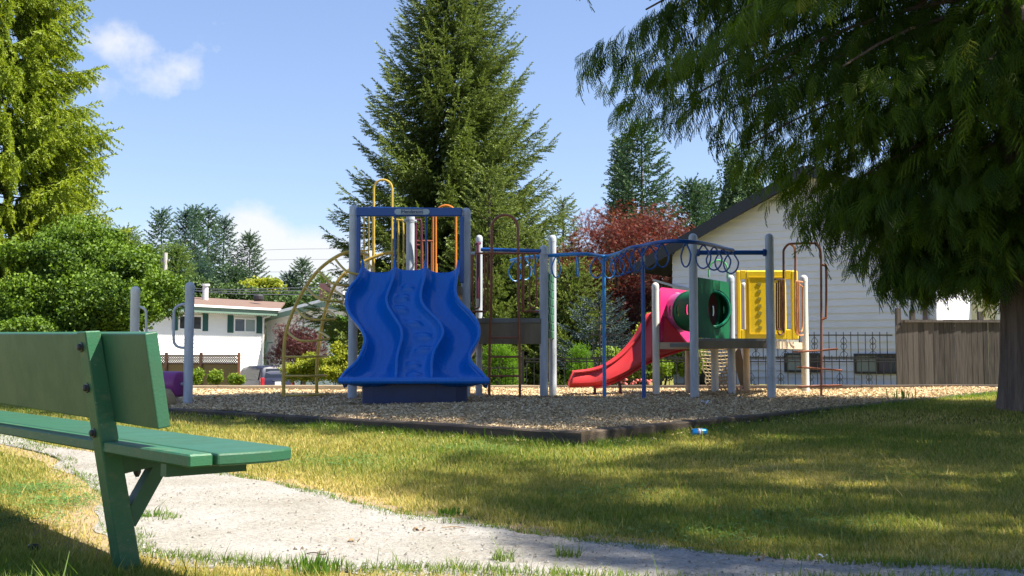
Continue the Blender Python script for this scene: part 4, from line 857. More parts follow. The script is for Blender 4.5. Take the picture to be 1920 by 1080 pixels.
for k, (px, py, ln, wd, yw, lb) in enumerate(((786, 1001, .05, .014, .3, 'curled brown dead leaf alone in the middle of the sunlit path'), (664, 1023, .045, .01, .1, 'flat tan dead leaf on the near left part of the path'), (1425, 1058, .07, .005, .9, 'thin dark twig fragment on the shaded right part of the path'), (612, 1042, .06, .007, .2, 'pale wood sliver on the path near the tall weeds'), (560, 1038, .035, .01, 0, 'small bleached chip of wood on the near left of the path'))):
    scrap(px, py, ln, wd, DRY if k not in (3, 4) else mat('pale_sliver', (.6, .5, .36), .8), lb, 'twig' if k in (2,) else 'leaf' if k < 2 else 'wood sliver', 'dead_leaf' if k < 2 else 'twig', yaw=yw, seed=k, h=.008)
p = G(855, 998); mb = MB(); mb.tube(smoothpts([(p.x-.06, p.y, p.z+.02), (p.x, p.y+.006, p.z+.022), (p.x+.04, p.y-.004, p.z+.018)], 4), .002, 5); tag(mb.build('twig', DRY, smooth=True), 'short brown stick lying on the path near the grass edge', 'twig')
p = G(590, 1048); mb = MB(); mb.tube(smoothpts([(p.x-.03, p.y+.01, p.z+.018), (p.x, p.y+.0, p.z+.023), (p.x+.025, p.y-.008, p.z+.018), (p.x+.04, p.y+.006, p.z+.017)], 4), .0022, 5); tag(mb.build('twig', mat('dark_twig', (.08, .05, .03), .8), smooth=True), 'bent dark twig on the path above the tall weeds', 'twig')
g_ = G(62, 1045); mb = MB(); mb.box((g_.x, g_.y, g_.z+.035), (.038, .022, .028), rz=.5, bev=.006); o = mb.build('clip_body', mat('black_plastic', (.012, .013, .018), .3)); tag(o, 'small black plastic clip lying in the shaded grass left of the bench leg', 'clip')
# weeds
WEED = leafmat('weed_leaf', (.05, .13, .02), (.16, .26, .03), trans=.35)
def weed(px, py, hs, n, label, seed, spread=.03, w=.006):
    r_ = random.Random(seed); p = G(px, py); V = []; Fc = []
    for i in range(n):
        x = p.x+r_.gauss(0, spread); y = p.y+r_.gauss(0, spread*.6); a = r_.uniform(0, 2*PI); h = hs*r_.uniform(.6, 1.1); bx, by = math.cos(a)*h*.22, math.sin(a)*h*.22; sx_, sy_ = math.sin(a+1)*w, math.cos(a+1)*w
        b = len(V); V += [(x-sx_, y-sy_, p.z), (x+sx_, y+sy_, p.z), (x+bx*.4+sx_*1.3, y+by*.4+sy_*1.3, p.z+h*.6), (x+bx*.4-sx_*1.3, y+by*.4-sy_*1.3, p.z+h*.6), (x+bx, y+by, p.z+h)]; Fc += [(b, b+1, b+2, b+3), (b+3, b+2, b+4)]
    o = mesh('weed_plant', V, Fc, WEED); a = o.data.attributes.new('rnd', 'FLOAT', 'POINT'); a.data.foreach_set('value', RNG.random(len(V)).astype(np.float32)); return tag(o, label, 'weed')
weed(585, 1084, .085, 90, 'clump of tall upright weeds at the near edge of the path', 1, .04, .0026)
weed(282, 974, .035, 90, 'lone green grass tuft growing in the gravel behind the bench leg', 2, .035, .0022)
weed(1432, 866, .16, 3, 'tall thin seed stalk standing in the shaded lawn', 3, .003, .002)
weed(1690, 750, .16, 22, 'leafy weed sprouting through the timber edging at the right', 4, .08, .006)
weed(845, 968, .04, 50, 'low broad leafed weed at the grass edge beside the path', 5, .028, .004)
# ================================================================ fences
def boardmat(name, ca, cb):
    m, n, l, b = nodes(name); b.inputs['Roughness'].default_value = .9; g = n.new('ShaderNodeNewGeometry'); tcn = n.new('ShaderNodeTexCoord'); mp = n.new('ShaderNodeMapping'); mp.inputs['Scale'].default_value = (14, 14, 1.2); l.new(tcn.outputs['Object'], mp.inputs['Vector'])
    no = n.new('ShaderNodeTexNoise'); no.inputs['Scale'].default_value = 2.2; no.inputs['Detail'].default_value = 8; l.new(mp.outputs[0], no.inputs['Vector'])
    ad = n.new('ShaderNodeMath'); ad.operation = 'MULTIPLY_ADD'; l.new(g.outputs['Random Per Island'], ad.inputs[0]); ad.inputs[1].default_value = .6; l.new(no.outputs['Fac'], ad.inputs[2])
    rp = n.new('ShaderNodeValToRGB'); e = rp.color_ramp.elements; e[0].position = .4; e[1].position = 1.1; e[0].color = (*ca, 1); e[1].color = (*cb, 1); l.new(ad.outputs[0], rp.inputs['Fac']); l.new(rp.outputs[0], b.inputs['Base Color'])
    bp = n.new('ShaderNodeBump'); bp.inputs['Strength'].default_value = .5; bp.inputs['Distance'].default_value = .01; l.new(no.outputs['Fac'], bp.inputs['Height']); l.new(bp.outputs[0], b.inputs['Normal']); return m
IRON = mat('black_iron', (.012, .012, .014), .5)
FY = lambda x: 19.35+.05*x
def ironfence(name, x0, x1, z0, z1, dy, label, step=.137, deco=4, phase=0, ztip=.06, low=0):
    th = thing(name, label, 'fence', ((x0+x1)/2, FY(0)+dy, z0)); mb = MB(); y = lambda x: FY(x)+dy
    rails = MB()
    for z in (z1, z1-.05 if low else None, z0+.05):
        if z: rails.bar((x0, y(x0), z), (x1, y(x1), z), .022, .022)
    rails.build('rail', IRON, th); i = 0; x = x0+.02+phase
    while x < x1:
        if i % deco == 2:
            sc = MB(); sc.tube([(x, y(x)-.013, z0), (x, y(x)-.013, z1)], .006, 4)
            for s in (-1, 1):
                zc = z1-.16 if not low else z0+.2
                for q in (1, -1): sc.tube(smoothpts([(x, y(x)-.015, zc+q*.13), (x+s*.055, y(x)-.015, zc+q*.055), (x+s*.03, y(x)-.015, zc), (x+s*.012, y(x)-.015, zc+q*.025)], 3), .006, 4)
                sc.tube(smoothpts([(x, y(x)-.015, zc-.13), (x+s*.07, y(x)-.015, zc-.19), (x+s*.04, y(x)-.015, zc-.24)], 3), .006, 4)
            sc.build('scrollwork', IRON, th)
        mb.tube([(x, y(x), z0), (x, y(x), z1+ztip)], .008, 5); i += 1; x += step
    mb.build('pickets', IRON, th); return th
x_ = lambda px: P(px, 700, 19.4).x
zt1 = P(1500, 628, 19.6).z; zt2 = P(1500, 678, 19.6).z
ironfence('iron_fence', x_(1108), x_(1690), .66, zt1, .12, 'upper tier of black wrought iron fence against the white house wall', phase=.03, deco=4)
ironfence('iron_fence', x_(985), x_(1690), .1, zt2+.05, 0, 'lower tier of black wrought iron fence behind the red slide', deco=4, low=1)
ironfence('iron_fence', x_(898), x_(975), .1, P(940, 690, 19.4).z, .02, 'short low black iron fence in front of the left clipped hedge', phase=.05)
ip = thing('fence_post', 'tall dark iron fence post between the clipped hedges', 'post', (x_(980), FY(x_(980)), 0)); MB().bar((x_(980), 19.3, 0), (x_(980), 19.3, P(980, 658, 19.3).z), .05, .05, up=(0, 1, 0)).build('post', IRON, ip)
WGREY = boardmat('weathered_board', (.040, .034, .031), (.13, .11, .10))
wf = thing('wooden_fence', 'weathered grey vertical board fence beside the cedar trunk', 'fence', (x_(1780), FY(x_(1780)), .1))
mb = MB(); x = x_(1694); r_ = random.Random(2); zt = P(1780, 604, 19.6).z
while x < x_(1990):
    w = .098+r_.uniform(-.012, .014); y = FY(x)+.03+r_.uniform(0, .012); gap = .007 if r_.random() < .85 else .016
    top = zt+r_.uniform(-.006, .004); top = top-.10 if x < x_(1703) else top
    mb.box((x+w/2, y, (top+.1)/2), (w-gap, .018, top-.1+.1)); x += w
mb.build('boards', WGREY, wf)
mb = MB(); mb.bar((x_(1710), FY(x_(1710))+.02, zt+.02), (x_(1990), FY(x_(1990))+.02, zt+.02), .06, .04)
mb.build('top_rail', WGREY, wf)
for px, pt in ((1701.5, 577), (1729.5, 581), (1863, 583)):
    mb = MB(); mb.box((x_(px), FY(x_(px))+.10, (P(px, pt, 19.6).z)/2), (.085, .085, P(px, pt, 19.6).z)); mb.build('fence_post', WGREY, wf)
# lattice fence far left
DB = mat('dark_brown_board', (.10, .052, .032), .8, (.06, .03, .02), 6); BB = mat('fence_board', (.17, .125, .05), .85, (.11, .08, .03), 3, stretch=(4, 4, .4)); RB = mat('red_brown_post', (.24, .09, .05), .7)
lf = thing('lattice_fence', 'brown board fence with lattice top in front of the white house on the left', 'fence', (P(370, 700, 50).x, 50, -1.5))
yl = lambda px: 50+(px-448)*-.012
def LP(px, py): return P(px, py, yl(px))
fa, fb = 270, 450; ztop = lambda px: LP(px, 667-(px-270)*.02).z; 
mb = MB(); mb.prism([LP(fa, 682), LP(fb, 681), Vector((LP(fb, 681).x, yl(fb), -1.6)), Vector((LP(fa, 681).x, yl(fa), -1.6))], (0, .04, 0)); mb.build('boards', BB, lf)
lt = MB(); n = 44
for i in range(-4, n):
    for s in (-1, 1):
        a = fa+(fb-fa)*i/n; b = a+12*1; pa, pb = (LP(a, 668), LP(b, 682)) if s > 0 else (LP(b, 668), LP(a, 682))
        if a < fa or b > fb: continue
        lt.bar(pa+Vector((0, -.02*s, 0)), pb+Vector((0, -.02*s, 0)), .025, .075, up=(0, 1, 0))
for py in (667, 682): lt.bar(LP(fa, py), LP(fb, py), .06, .07)
lt.build('lattice', DB, lf)
for px, m_ in ((313, DB), (378, DB), (449, RB)):
    p0 = LP(px, 661); mb = MB(); mb.box((p0.x, p0.y-.06, (p0.z-1.6)/2), (.13 if m_ is DB else .11, .12, p0.z+1.6)); mb.build('fence_post', m_, lf)
# ================================================================ houses
WHT = mat('white_siding', (.74, .74, .72), .55, (.66, .66, .63), 2, .6, stretch=(1, 1, 3)); WHT2 = mat('old_white_siding', (.80, .81, .90), .6, (.62, .60, .56), 1.3, .45, .06, 30, stretch=(1, 1, 2), detail=9, thr=(.42, .8))
CREAM = mat('cream_siding', (.72, .66, .46), .6); ROOFB = mat('brown_roof', (.18, .115, .088), .85, (.135, .085, .065), 5, .8, .3, 30); ROOFD = mat('dark_roof', (.05, .052, .06), .7, (.035, .035, .04), 4)
TRIMG = mat('green_trim', (.13, .20, .155), .6, (.09, .15, .115), 10); SHUT = mat('shutter_green', (.01, .07, .06), .5); FRM = mat('white_frame', (.75, .76, .76), .5); DKF = mat('dark_frame', (.03, .028, .03), .5)
def glass(name, c, rough=.08):
    m, n, l, b = nodes(name); b.inputs['Base Color'].default_value = (*c, 1); b.inputs['Roughness'].default_value = rough; b.inputs['Specular IOR Level'].default_value = .8; return m
GLD = glass('dark_pane', (.02, .022, .028)); GLB = glass('blue_pane', (.08, .10, .13)); GLC = glass('curtain_pane', (.22, .27, .26), .2)
class Wall:                                     # wall frame: origin o, along d, outward n
    def __init__(s, o, d): s.o = Vector(o); s.d = Vector((d[0], d[1], 0)).normalized(); s.n = Vector((s.d.y, -s.d.x, 0)); s.n = s.n if s.n.y < 0 or (s.n.x > 0 and abs(s.n.y) < .9 and s.n.y < 0) else -s.n
    def at(s, t, z, out=0): return s.o+s.d*t+s.n*out+Vector((0, 0, z))
def siding(W_, lo, hi, z0, z1, st, name, m, parent, ext=None, holes=()):
    """lap siding: one slanted board per course; ext(z) -> (t0,t1)"""
    mb = MB(); z = z0
    while z < z1-1e-4:
        zn = min(z+st, z1); a0, a1 = ext(z) if ext else (lo, hi); b0, b1 = ext(zn) if ext else (lo, hi)
        if b1-b0 < .01: b0 = b1 = (b0+b1)/2
        q = [W_.at(a0, z, .03), W_.at(a1, z, .03), W_.at(b1, zn, .004), W_.at(b0, zn, .004)]
        mb.add(q+[W_.at(a0, z, 0), W_.at(a1, z, 0)], [(0, 1, 2, 3), (4, 5, 1, 0)]); z = zn
    return mesh(name, mb.v, mb.f, m, parent)
def window(W_, t0, t1, z0, z1, parent, fm=FRM, panes=(GLD, GLB), out=.03, fw=.06, mull=True):
    mb = MB(); wb = lambda a, b, c, d, th, o0: mb.prism([W_.at(a, c, o0), W_.at(b, c, o0), W_.at(b, d, o0), W_.at(a, d, o0)], W_.n*th)
    wb(t0, t1, z0, z0+fw, .05, out); wb(t0, t1, z1-fw, z1, .05, out); wb(t0, t0+fw, z0+fw, z1-fw, .05, out); wb(t1-fw, t1, z0+fw, z1-fw, .05, out); tm = (t0+t1)/2
    if mull: wb(tm-fw*.4, tm+fw*.4, z0+fw, z1-fw, .044, out)
    fr = mb.build('window', fm, parent)
    for k, (a, b) in enumerate(((t0+fw, tm), (tm, t1-fw))):
        m2 = MB(); m2.prism([W_.at(a, z0+fw, out+.005), W_.at(b, z0+fw, out+.005), W_.at(b, z1-fw, out+.005), W_.at(a, z1-fw, out+.005)], W_.n*.01); m2.build('pane', panes[k % len(panes)], fr)
    return fr
# right house: gable wall facing the playground
H2 = thing('gable_house', 'white lap sided house with dark sloping roof behind the right play structure', 'house', (8.57, 21.5, .1))
dd = Vector((-.845, .535, 0)).normalized(); w2 = Wall((8.57, 21.5, 0), dd)
w2.n = Vector((-.535, -.845, 0)).normalized()
TW = 5.75; tr, zr, zl = 2.5, 4.62, 3.12
def ext2(z):
    if z <= zl: return (0, TW)
    k = (z-zl)/(zr-zl); return (max(0, (tr-0)*max(0, (z-3.75)/(zr-3.75))) if z > 3.75 else 0, TW-(TW-tr)*k)
siding(w2, 0, TW, .12, zr, .152, 'wall', WHT2, H2, ext=ext2)
mb = MB(); bk2 = -w2.n*9
for t in (0, TW): mb.add([w2.at(t, 0, 0), w2.at(t, 3.6 if t == 0 else 3.1, 0), w2.at(t, 3.6 if t == 0 else 3.1, 0)+bk2, w2.at(t, 0, 0)+bk2], [(0, 1, 2, 3)])
mesh('side_wall', mb.v, mb.f, WHT2, H2)
mb = MB(); mb.add([w2.at(TW+.85, zl-.42, .32), w2.at(tr, zr+.06, .32), w2.at(tr, zr+.06, .32)+bk2, w2.at(TW+.85, zl-.42, .32)+bk2, w2.at(-.5, 3.5, .32), w2.at(-.5, 3.5, .32)+bk2], [(0, 1, 2, 3), (1, 4, 5, 2)])
rf = mesh('roof', mb.v, mb.f, ROOFD, H2); q = rf.modifiers.new('s', 'SOLIDIFY'); q.thickness = .12; q.offset = 1
mb = MB(); mb.bar(w2.at(TW+.86, zl-.40, .35), w2.at(tr, zr+.08, .35), .05, .24); mb.bar(w2.at(tr, zr+.08, .35), w2.at(-.5, 3.52, .35), .05, .24); mb.build('barge_board', mat('barge_blue', (.028, .032, .045), .6), H2)
mb = MB(); mb.bar(w2.at(TW-.0, 2.36, .06), w2.at(TW-1.5, 2.02, .06), .06, .05); mb.bar(w2.at(TW+.45, 2.5, .1), w2.at(TW, 2.36, .06), .06, .05); mb.build('downpipe', mat('pipe_grey', (.45, .47, .5), .5), H2)
mb = MB(); mb.bar(w2.at(.22, .1, .06), w2.at(.22, 3.4, .06), .07, .07, up=(1, 0, 0)); mb.build('downpipe', mat('pipe_brown', (.22, .15, .14), .6), H2)
mb = MB(); mb.bar(w2.at(.02, .1, .03), w2.at(.02, 3.5, .03), .1, .02, up=(1, 0, 0)); mb.build('corner_board', WHT2, H2)
def tpx(px): 
    k = (px-960)/F; return (w2.o.x-k*w2.o.y)/(-dd.x+k*dd.y)
z_ = lambda px, py: P(px, py, w2.o.y+dd.y*tpx(px)).z
window(w2, tpx(1690), tpx(1601), z_(1640, 701), z_(1640, 663), H2, DKF, (GLB, GLC), fw=.045, mull=True)
window(w2, tpx(1537), tpx(1471), z_(1505, 698), z_(1505, 662), H2, DKF, (GLD, GLC), fw=.045)
mb = MB(); mb.lathe(w2.at(TW-.9, .1, .5), [(.22, 0), (.24, .05), (.22, .5), (.1, .55), (.01, .56)], 14); mb.build('bin', mat('bin_black', (.012, .012, .014), .4))
tag(bpy.data.objects['bin'], 'small black bin against the wall behind the white deck posts', 'bin')
# house further right, its lit side wall seen beside the cedar
H3 = thing('side_house', 'sunlit white house wall with railing seen between plank fence and cedar trunk', 'house', (12, 27, .1))
w3 = Wall((11.35, 25.0, 0), (.60, .80)); w3.n = Vector((.80, -.60, 0))
siding(w3, 0, 9, .1, 2.75, .2, 'wall', WHT2, H3)
w3b = Wall((11.35, 25.0, 0), (-1, .0)); siding(w3b, 0, 1.6, .1, 3.2, .2, 'rear_wall', CREAM, H3); mb = MB(); mb.box((13.5, 28.5, 3.0), (8, 7, .16), rz=.64); mb.build('roof', ROOFD, H3)
mb = MB()
for z in (1.62, 1.72): mb.bar((10.9, 23.2, z), (13.4, 22.6, z), .03, .03)
for x in (11.3, 12.5, 13.2): mb.bar((x, 23.1-.24*(x-10.9), .1), (x, 23.1-.24*(x-10.9), 1.72), .03, .03, up=(0, 1, 0))
mb.build('railing', IRON, H3)
# left house
H1 = thing('white_house', 'long white house with brown roof and green shutters behind the lattice fence', 'house', (-18, 62, -1.5))
d1 = Vector((.536, .844, 0)).normalized(); w1 = Wall((-16.8, 60, 0), d1); w1.n = Vector((.844, -.536, 0)).normalized()
def t1(px): k = (px-960)/F; return (w1.o.x-k*w1.o.y)/(k*d1.y-d1.x)
def z1(px, py, out=0): t = t1(px); return P(px, py, w1.o.y+d1.y*t+w1.n.y*out).z
te = t1(493); zs = z1(400, 588)
siding(w1, -12, te, -1.5, zs+.05, .21, 'wall', WHT, H1)
mb = MB(); mb.prism([w1.at(-12, -1.5, -.02), w1.at(te, -1.5, -.02), w1.at(te, zs+.1, -.02), w1.at(-12, zs+.1, -.02)], -w1.n*8.5); mb.build('rear_wall', WHT, H1)
ov = .85; ze = z1(400, 575, ov); rb = 4.6; zrid = P(400, 554, w1.o.y+d1.y*t1(400)+3).z
mb = MB(); mb.add([w1.at(-12.5, ze, ov), w1.at(te+.5, ze, ov), w1.at(te+6.5, zrid, -rb), w1.at(-12.5, zrid, -rb), w1.at(te+6.5, ze, -2*rb-ov), w1.at(-12.5, ze, -2*rb-ov)], [(0, 1, 2, 3), (3, 2, 4, 5)])
rf = mesh('roof', mb.v, mb.f, ROOFB, H1); q = rf.modifiers.new('s', 'SOLIDIFY'); q.thickness = .1
mb = MB(); mb.bar(w1.at(-12.5, ze-.02, ov+.07), w1.at(te+.5, ze-.02, ov+.07), .12, .12); mb.build('gutter', FRM, H1)
mb = MB(); mb.bar(w1.at(-12.5, ze-.22, ov-.02), w1.at(te+.5, ze-.22, ov-.02), .04, .28)
for i in range(90): mb.prism([w1.at(te+.4-i*.14, ze-.36, ov+.003), w1.at(te+.29-i*.14, ze-.36, ov+.003), w1.at(te+.345-i*.14, ze-.41, ov+.003)], -w1.n*.03)
mb.build('scalloped_fascia', TRIMG, H1)
mb = MB(); mb.add([w1.at(-12.5, ze-.15, ov), w1.at(te+.5, ze-.15, ov), w1.at(te+.5, ze-.15, 0), w1.at(-12.5, ze-.15, 0)], [(0, 1, 2, 3)]); mesh('soffit', mb.v, mb.f, mat('soffit', (.42, .36, .28), .7), H1)
for a, b, pn in ((333, 378, (GLD, GLD)), (437, 479, (GLB, GLC))):
    za, zb_ = z1((a+b)/2, 624 if a > 400 else 619.5), z1((a+b)/2, 596 if a > 400 else 590.5); window(w1, t1(a), t1(b), za, zb_, H1, FRM, pn, fw=.09)
    for s0, s1 in (((a-10, a-1), (b+1, b+11))):
        pass
    for s0, s1 in ((a-11, a-1), (b+1, b+11)):
        mb = MB(); mb.prism([w1.at(t1(s0), za-.02, .03), w1.at(t1(s1), za-.02, .03), w1.at(t1(s1), zb_+.12, .03), w1.at(t1(s0), zb_+.12, .03)], w1.n*.04); mb.build('shutter', SHUT, H1)
mb = MB(); mb.bar(w1.at(te-.05, -1.5, .1), w1.at(te-.05, ze-.5, .1), .09, .09, up=(1, 0, 0)); mb.bar(w1.at(te-.05, ze-.5, .1), w1.at(te+1.6, ze-.1, .3), .09, .09); mb.build('downpipe', FRM, H1)
px_ = P(385, 555, 63.5); mb = MB(); mb.tube([(px_.x, 63.5, px_.z-.4), (px_.x, 63.5, P(385, 535, 63.5).z)], .17, 12); mb.tube([(px_.x, 63.5, P(385, 536, 63.5).z), (px_.x, 63.5, P(385, 532.5, 63.5).z)], .25, 12); mb.build('vent_pipe', FRM, rf)
px_ = P(485, 560, 66); mb = MB(); mb.lathe((px_.x, 66, px_.z-.15), [(.28, 0), (.34, .12), (.34, .3), (.2, .42), (.01, .45)], 14); mb.build('roof_vent', DKF, rf)
# garage wing with its gable to the park
g0 = P(500, 640, 64.5); dg = Vector((.844, -.536, 0)); wg = Wall((g0.x, 64.5, 0), dg); wg.n = Vector((-.536, -.844, 0))
ga = dict(a=.0, b=9.5, pk=5.0, ze=P(515, 592, 64).z-.1, zp=P(628, 571, 61).z)
def extg(z):
    if z <= ga['ze']: return (ga['a'], ga['b'])
    k = min(1, (z-ga['ze'])/(ga['zp']-ga['ze'])); return (ga['a']+(ga['pk']-ga['a'])*k, ga['b']-(ga['b']-ga['pk'])*k)
siding(wg, 0, 9.5, -1.5, ga['zp']-.02, .21, 'garage_wall', WHT, H1, ext=extg)
wl_ = Wall((g0.x, 64.5, 0), (.536, .844)); 
mb = MB(); bkg = Vector((.536, .844, 0))*9; e0 = wg.at(-.7, ga['ze']-.18, .6); pk = wg.at(ga['pk'], ga['zp']+.15, .6); e1 = wg.at(10.2, ga['ze']-.18, .6)
mb.add([e0, pk, pk+bkg, e0+bkg, e1, e1+bkg], [(0, 1, 2, 3), (1, 4, 5, 2)]); r2 = mesh('garage_roof', mb.v, mb.f, ROOFB, H1); q = r2.modifiers.new('s', 'SOLIDIFY'); q.thickness = .1; q.offset = 1
mb = MB(); mb.bar(e0+wg.n*.05+Vector((0, 0, .1)), pk+wg.n*.05+Vector((0, 0, .1)), .05, .16); mb.bar(pk+wg.n*.05+Vector((0, 0, .1)), e1+wg.n*.05+Vector((0, 0, .1)), .05, .16); mb.build('white_verge', FRM, H1)
mb = MB(); mb.bar(e0+wg.n*.03+Vector((0, 0, -.13)), pk+wg.n*.03+Vector((0, 0, -.13)), .04, .3); mb.bar(pk+wg.n*.03+Vector((0, 0, -.13)), e1+wg.n*.03+Vector((0, 0, -.13)), .04, .3); mb.build('green_verge', TRIMG, H1)
zg = P(600, 609, 62).z
mb = MB(); mb.prism([wg.at(2.6, -1.5, .03), wg.at(8.2, -1.5, .03), wg.at(8.2, zg, .03), wg.at(2.6, zg, .03)], wg.n*.04); mb.build('garage_door', mat('pale_green_door', (.40, .52, .46), .5), H1)
mb = MB()
for t in (2.5, 5.3, 8.2): mb.prism([wg.at(t, -1.5, .08), wg.at(t+.18, -1.5, .08), wg.at(t+.18, zg+.1, .08), wg.at(t, zg+.1, .08)], wg.n*.03)
mb.prism([wg.at(2.4, zg, .08), wg.at(8.4, zg, .08), wg.at(8.4, zg+.2, .08), wg.at(2.4, zg+.2, .08)], wg.n*.05); mb.build('door_trim', FRM, H1)
cb = P(612, 562, 66); mb = MB(); mb.box((cb.x, 66, (cb.z+P(612, 541, 66).z)/2-.5), (.75, .75, P(612, 541, 66).z-cb.z+1.6)); mb.build('chimney', mat('brick', (.16, .075, .07), .9, (.22, .15, .16), 12), H1)
cb = P(633, 570, 64); mb = MB(); mb.box((cb.x, 64, cb.z+.35), (.75, .7, 1.7)); mb.build('chimney', mat('chimney_white', (.55, .56, .56), .7), H1)
# lamp post / basketball pole near the garage
lp = thing('metal_pole', 'thin dark green pole with arm in front of the white garage wall', 'pole', (P(500, 700, 58).x, 58, -1.5)); mb = MB(); a = P(500, 642, 58); mb.tube(smoothpts([(a.x, 58, -1.5), (a.x, 58, a.z-.2), (a.x, 58, a.z)], 2), .07, 8); mb.tube([a, P(512, 642, 58)], .05, 8); mb.build('pole', mat('dark_green_metal', (.03, .06, .05), .5), lp)
# cream house in the middle
H4 = thing('cream_house', 'cream sided house with white windows seen under the tower deck', 'house', (P(990, 700, 40).x, 40, -1.2))
w4 = Wall((P(905, 700, 40).x, 40, 0), (1, .12)); zf = P(980, 678, 40.2).z; zu = P(980, 600, 40.2).z
siding(w4, 0, 3.1, zf, zu, .2, 'upper_wall', CREAM, H4); mb = MB(); mb.box((w4.o.x+1.5, 40.9, (zf-1.4)/2), (3.0, .9, zf+1.3)); mb.build('lower_wall', mat('pale_render', (.66, .68, .62), .7), H4)
for t in (1.0, 2.05): window(w4, t, t+.5, P(980, 653, 40).z, P(980, 632, 40).z, H4, FRM, (GLD, GLB), fw=.05, mull=False)
w4b = Wall((P(905, 700, 40).x, 40.4, 0), (1, .0)); window(w4b, .8, 1.35, P(980, 706, 40).z, P(980, 689, 40).z, H4, FRM, (GLB, GLD), fw=.05)
mb = MB(); a, b, c, d = P(1020, 596, 39.5), P(1062, 642, 39.5), P(1110, 645, 43), P(1085, 596, 44); mb.add([a, b, c, d], [(0, 1, 2, 3)]); r4 = mesh('side_roof', mb.v, mb.f, mat('mauve_roof', (.33, .33, .40), .8), H4); r4.modifiers.new('s', 'SOLIDIFY').thickness = .12
mb = MB(); mb.bar(P(1025, 672, 39.4), P(1064, 641, 39.4), .06, .14); mb.build('verge', FRM, H4)
mb = MB(); mb.box((P(1035, 700, 40.6).x, 40.8, -.2), (1.6, .6, 2.0)); mb.build('annex_wall', WHT, H4)
mb = MB(); mb.box((w4.o.x+1.6, 41.6, zu+.1), (4.2, 4, .2)); mb.build('roof', ROOFB, H4)
# dark house at the far left edge
H5 = thing('blue_house', 'dark blue house with grey roof at the left edge behind the bench', 'house', (-22, 46, -1.3)); Yh = 45
xw = P(14, 600, Yh).x; zt_ = P(0, 573, Yh).z; mb = MB(); mb.box((xw-4, Yh+3, (zt_-1.5)/2), (8, 6, zt_+1.5)); mb.build('wall', mat('navy_siding', (.035, .05, .08), .6), H5)
mb = MB(); e = P(24, 574, Yh-.5); mb.add([e, e+Vector((-9, 0, 0)), e+Vector((-9, 3.5, 1.3)), e+Vector((-.9, 3.5, 1.3))], [(0, 1, 2, 3)]); mesh('roof', mb.v, mb.f, mat('slate_roof', (.20, .22, .25), .8, (.15, .16, .19), 6), H5).modifiers.new('s', 'SOLIDIFY').thickness = .15
w5 = Wall((P(0, 600, Yh).x, Yh, 0), (1, 0)); window(w5, -.3, .28, P(0, 609, Yh).z, P(0, 588, Yh).z, H5, FRM, (GLC,), fw=.05, mull=False)
# ================================================================ car
car = thing('parked_car', 'dark blue family car parked by the lattice fence, seen from behind', 'car', (0, 0, 0))
CB = mat('navy_car_paint', (.012, .016, .045), .42, (.015, .02, .06), 2); CB.node_tree.nodes['Principled BSDF'].inputs['Coat Weight'].default_value = .15
CG = glass('car_glass', (.015, .02, .03), .16); CG.node_tree.nodes['Principled BSDF'].inputs['Specular IOR Level'].default_value = .25; BLK = mat('rubber', (.015, .015, .015), .8)
# x forward, y left; cross sections along the length: (x, half width, sill z, belt z, roof half width, roof z)
secs = [(-2.35, .84, .45, 1.0, .80, 1.12), (-2.28, .91, .32, 1.12, .74, 1.50), (-2.16, .93, .28, 1.14, .72, 1.74), (-1.6, .95, .25, 1.10, .72, 1.80), (-.4, .95, .25, 1.05, .73, 1.80), (.5, .95, .25, 1.03, .70, 1.72), (1.15, .94, .25, 1.02, .74, 1.12), (2.1, .88, .28, .88, .66, .98), (2.38, .74, .4, .72, .6, .78)]
V = []; Fc = []
for x, hw_, zs_, zb_, rw, zr_ in secs:
    pr = [(hw_*.9, zs_), (hw_, zs_+.15), (hw_, zb_-.12), (hw_*.97, zb_), (rw+.06, zb_+(zr_-zb_)*.8), (rw-.04, zr_-.02), (rw*.5, zr_+.02)]; V += [(x, y, z) for y, z in pr]+[(x, -y, z) for y, z in pr[::-1]]
K = 14
for i in range(len(secs)-1):
    for k in range(K): Fc.append((i*K+k, i*K+(k+1) % K, (i+1)*K+(k+1) % K, (i+1)*K+k))
Fc += [tuple(range(K)), tuple((len(secs)-1)*K+k for k in range(K))[::-1]]
mb = MB(); mb.add(V, Fc); body = mb.build('body', CB, car, smooth=True)
mb = MB(); mb.prism([(-2.325, .70, 1.22), (-2.325, -.70, 1.22), (-2.215, -.60, 1.66), (-2.215, .60, 1.66)], (-.02, 0, .004)); mb.build('rear_window', CG, car)
for s in (-1, 1):
    mb = MB(); mb.prism([(-2.05, s*.945, 1.10), (.75, s*.94, 1.08), (.25, s*.80, 1.58), (-1.95, s*.80, 1.60)], (0, s*.012, .006)); mb.build('side_window', CG, car)
    mb = MB(); mb.box((-2.26, s*.81, 1.0), (.2, .2, .44), bev=.03); mb.build('tail_light', mat('tail_red', (.34, .004, .012), .3), car)
    for x in (-1.45, 1.45):
        mb = MB(); mb.lathe((x, s*.86-.11, .34), [(.02, 0), (.28, 0), (.34, .04), (.34, .18), (.28, .22), (.02, .22)], 20, axis=(0, 1, 0)); wh = mb.build('wheel', BLK, car, smooth=True); mb = MB(); mb.lathe((x, s*.86-.115, .34), [(.02, 0), (.2, 0), (.21, .23), (.02, .23)], 16, axis=(0, 1, 0)); mb.build('rim', STEEL, wh)
mb = MB(); mb.box((-2.36, 0, 1.08), (.03, .62, .05)); mb.build('tailgate_trim', mat('car_trim', (.05, .06, .09), .3), car)
mb = MB(); mb.box((-2.365, 0, .92), (.02, .33, .17)); mb.build('licence_plate', mat('plate_white', (.7, .72, .74), .5), car)
mb = MB(); mb.box((-2.36, 0, .48), (.16, 1.72, .22), bev=.05); mb.build('bumper', CB, car)
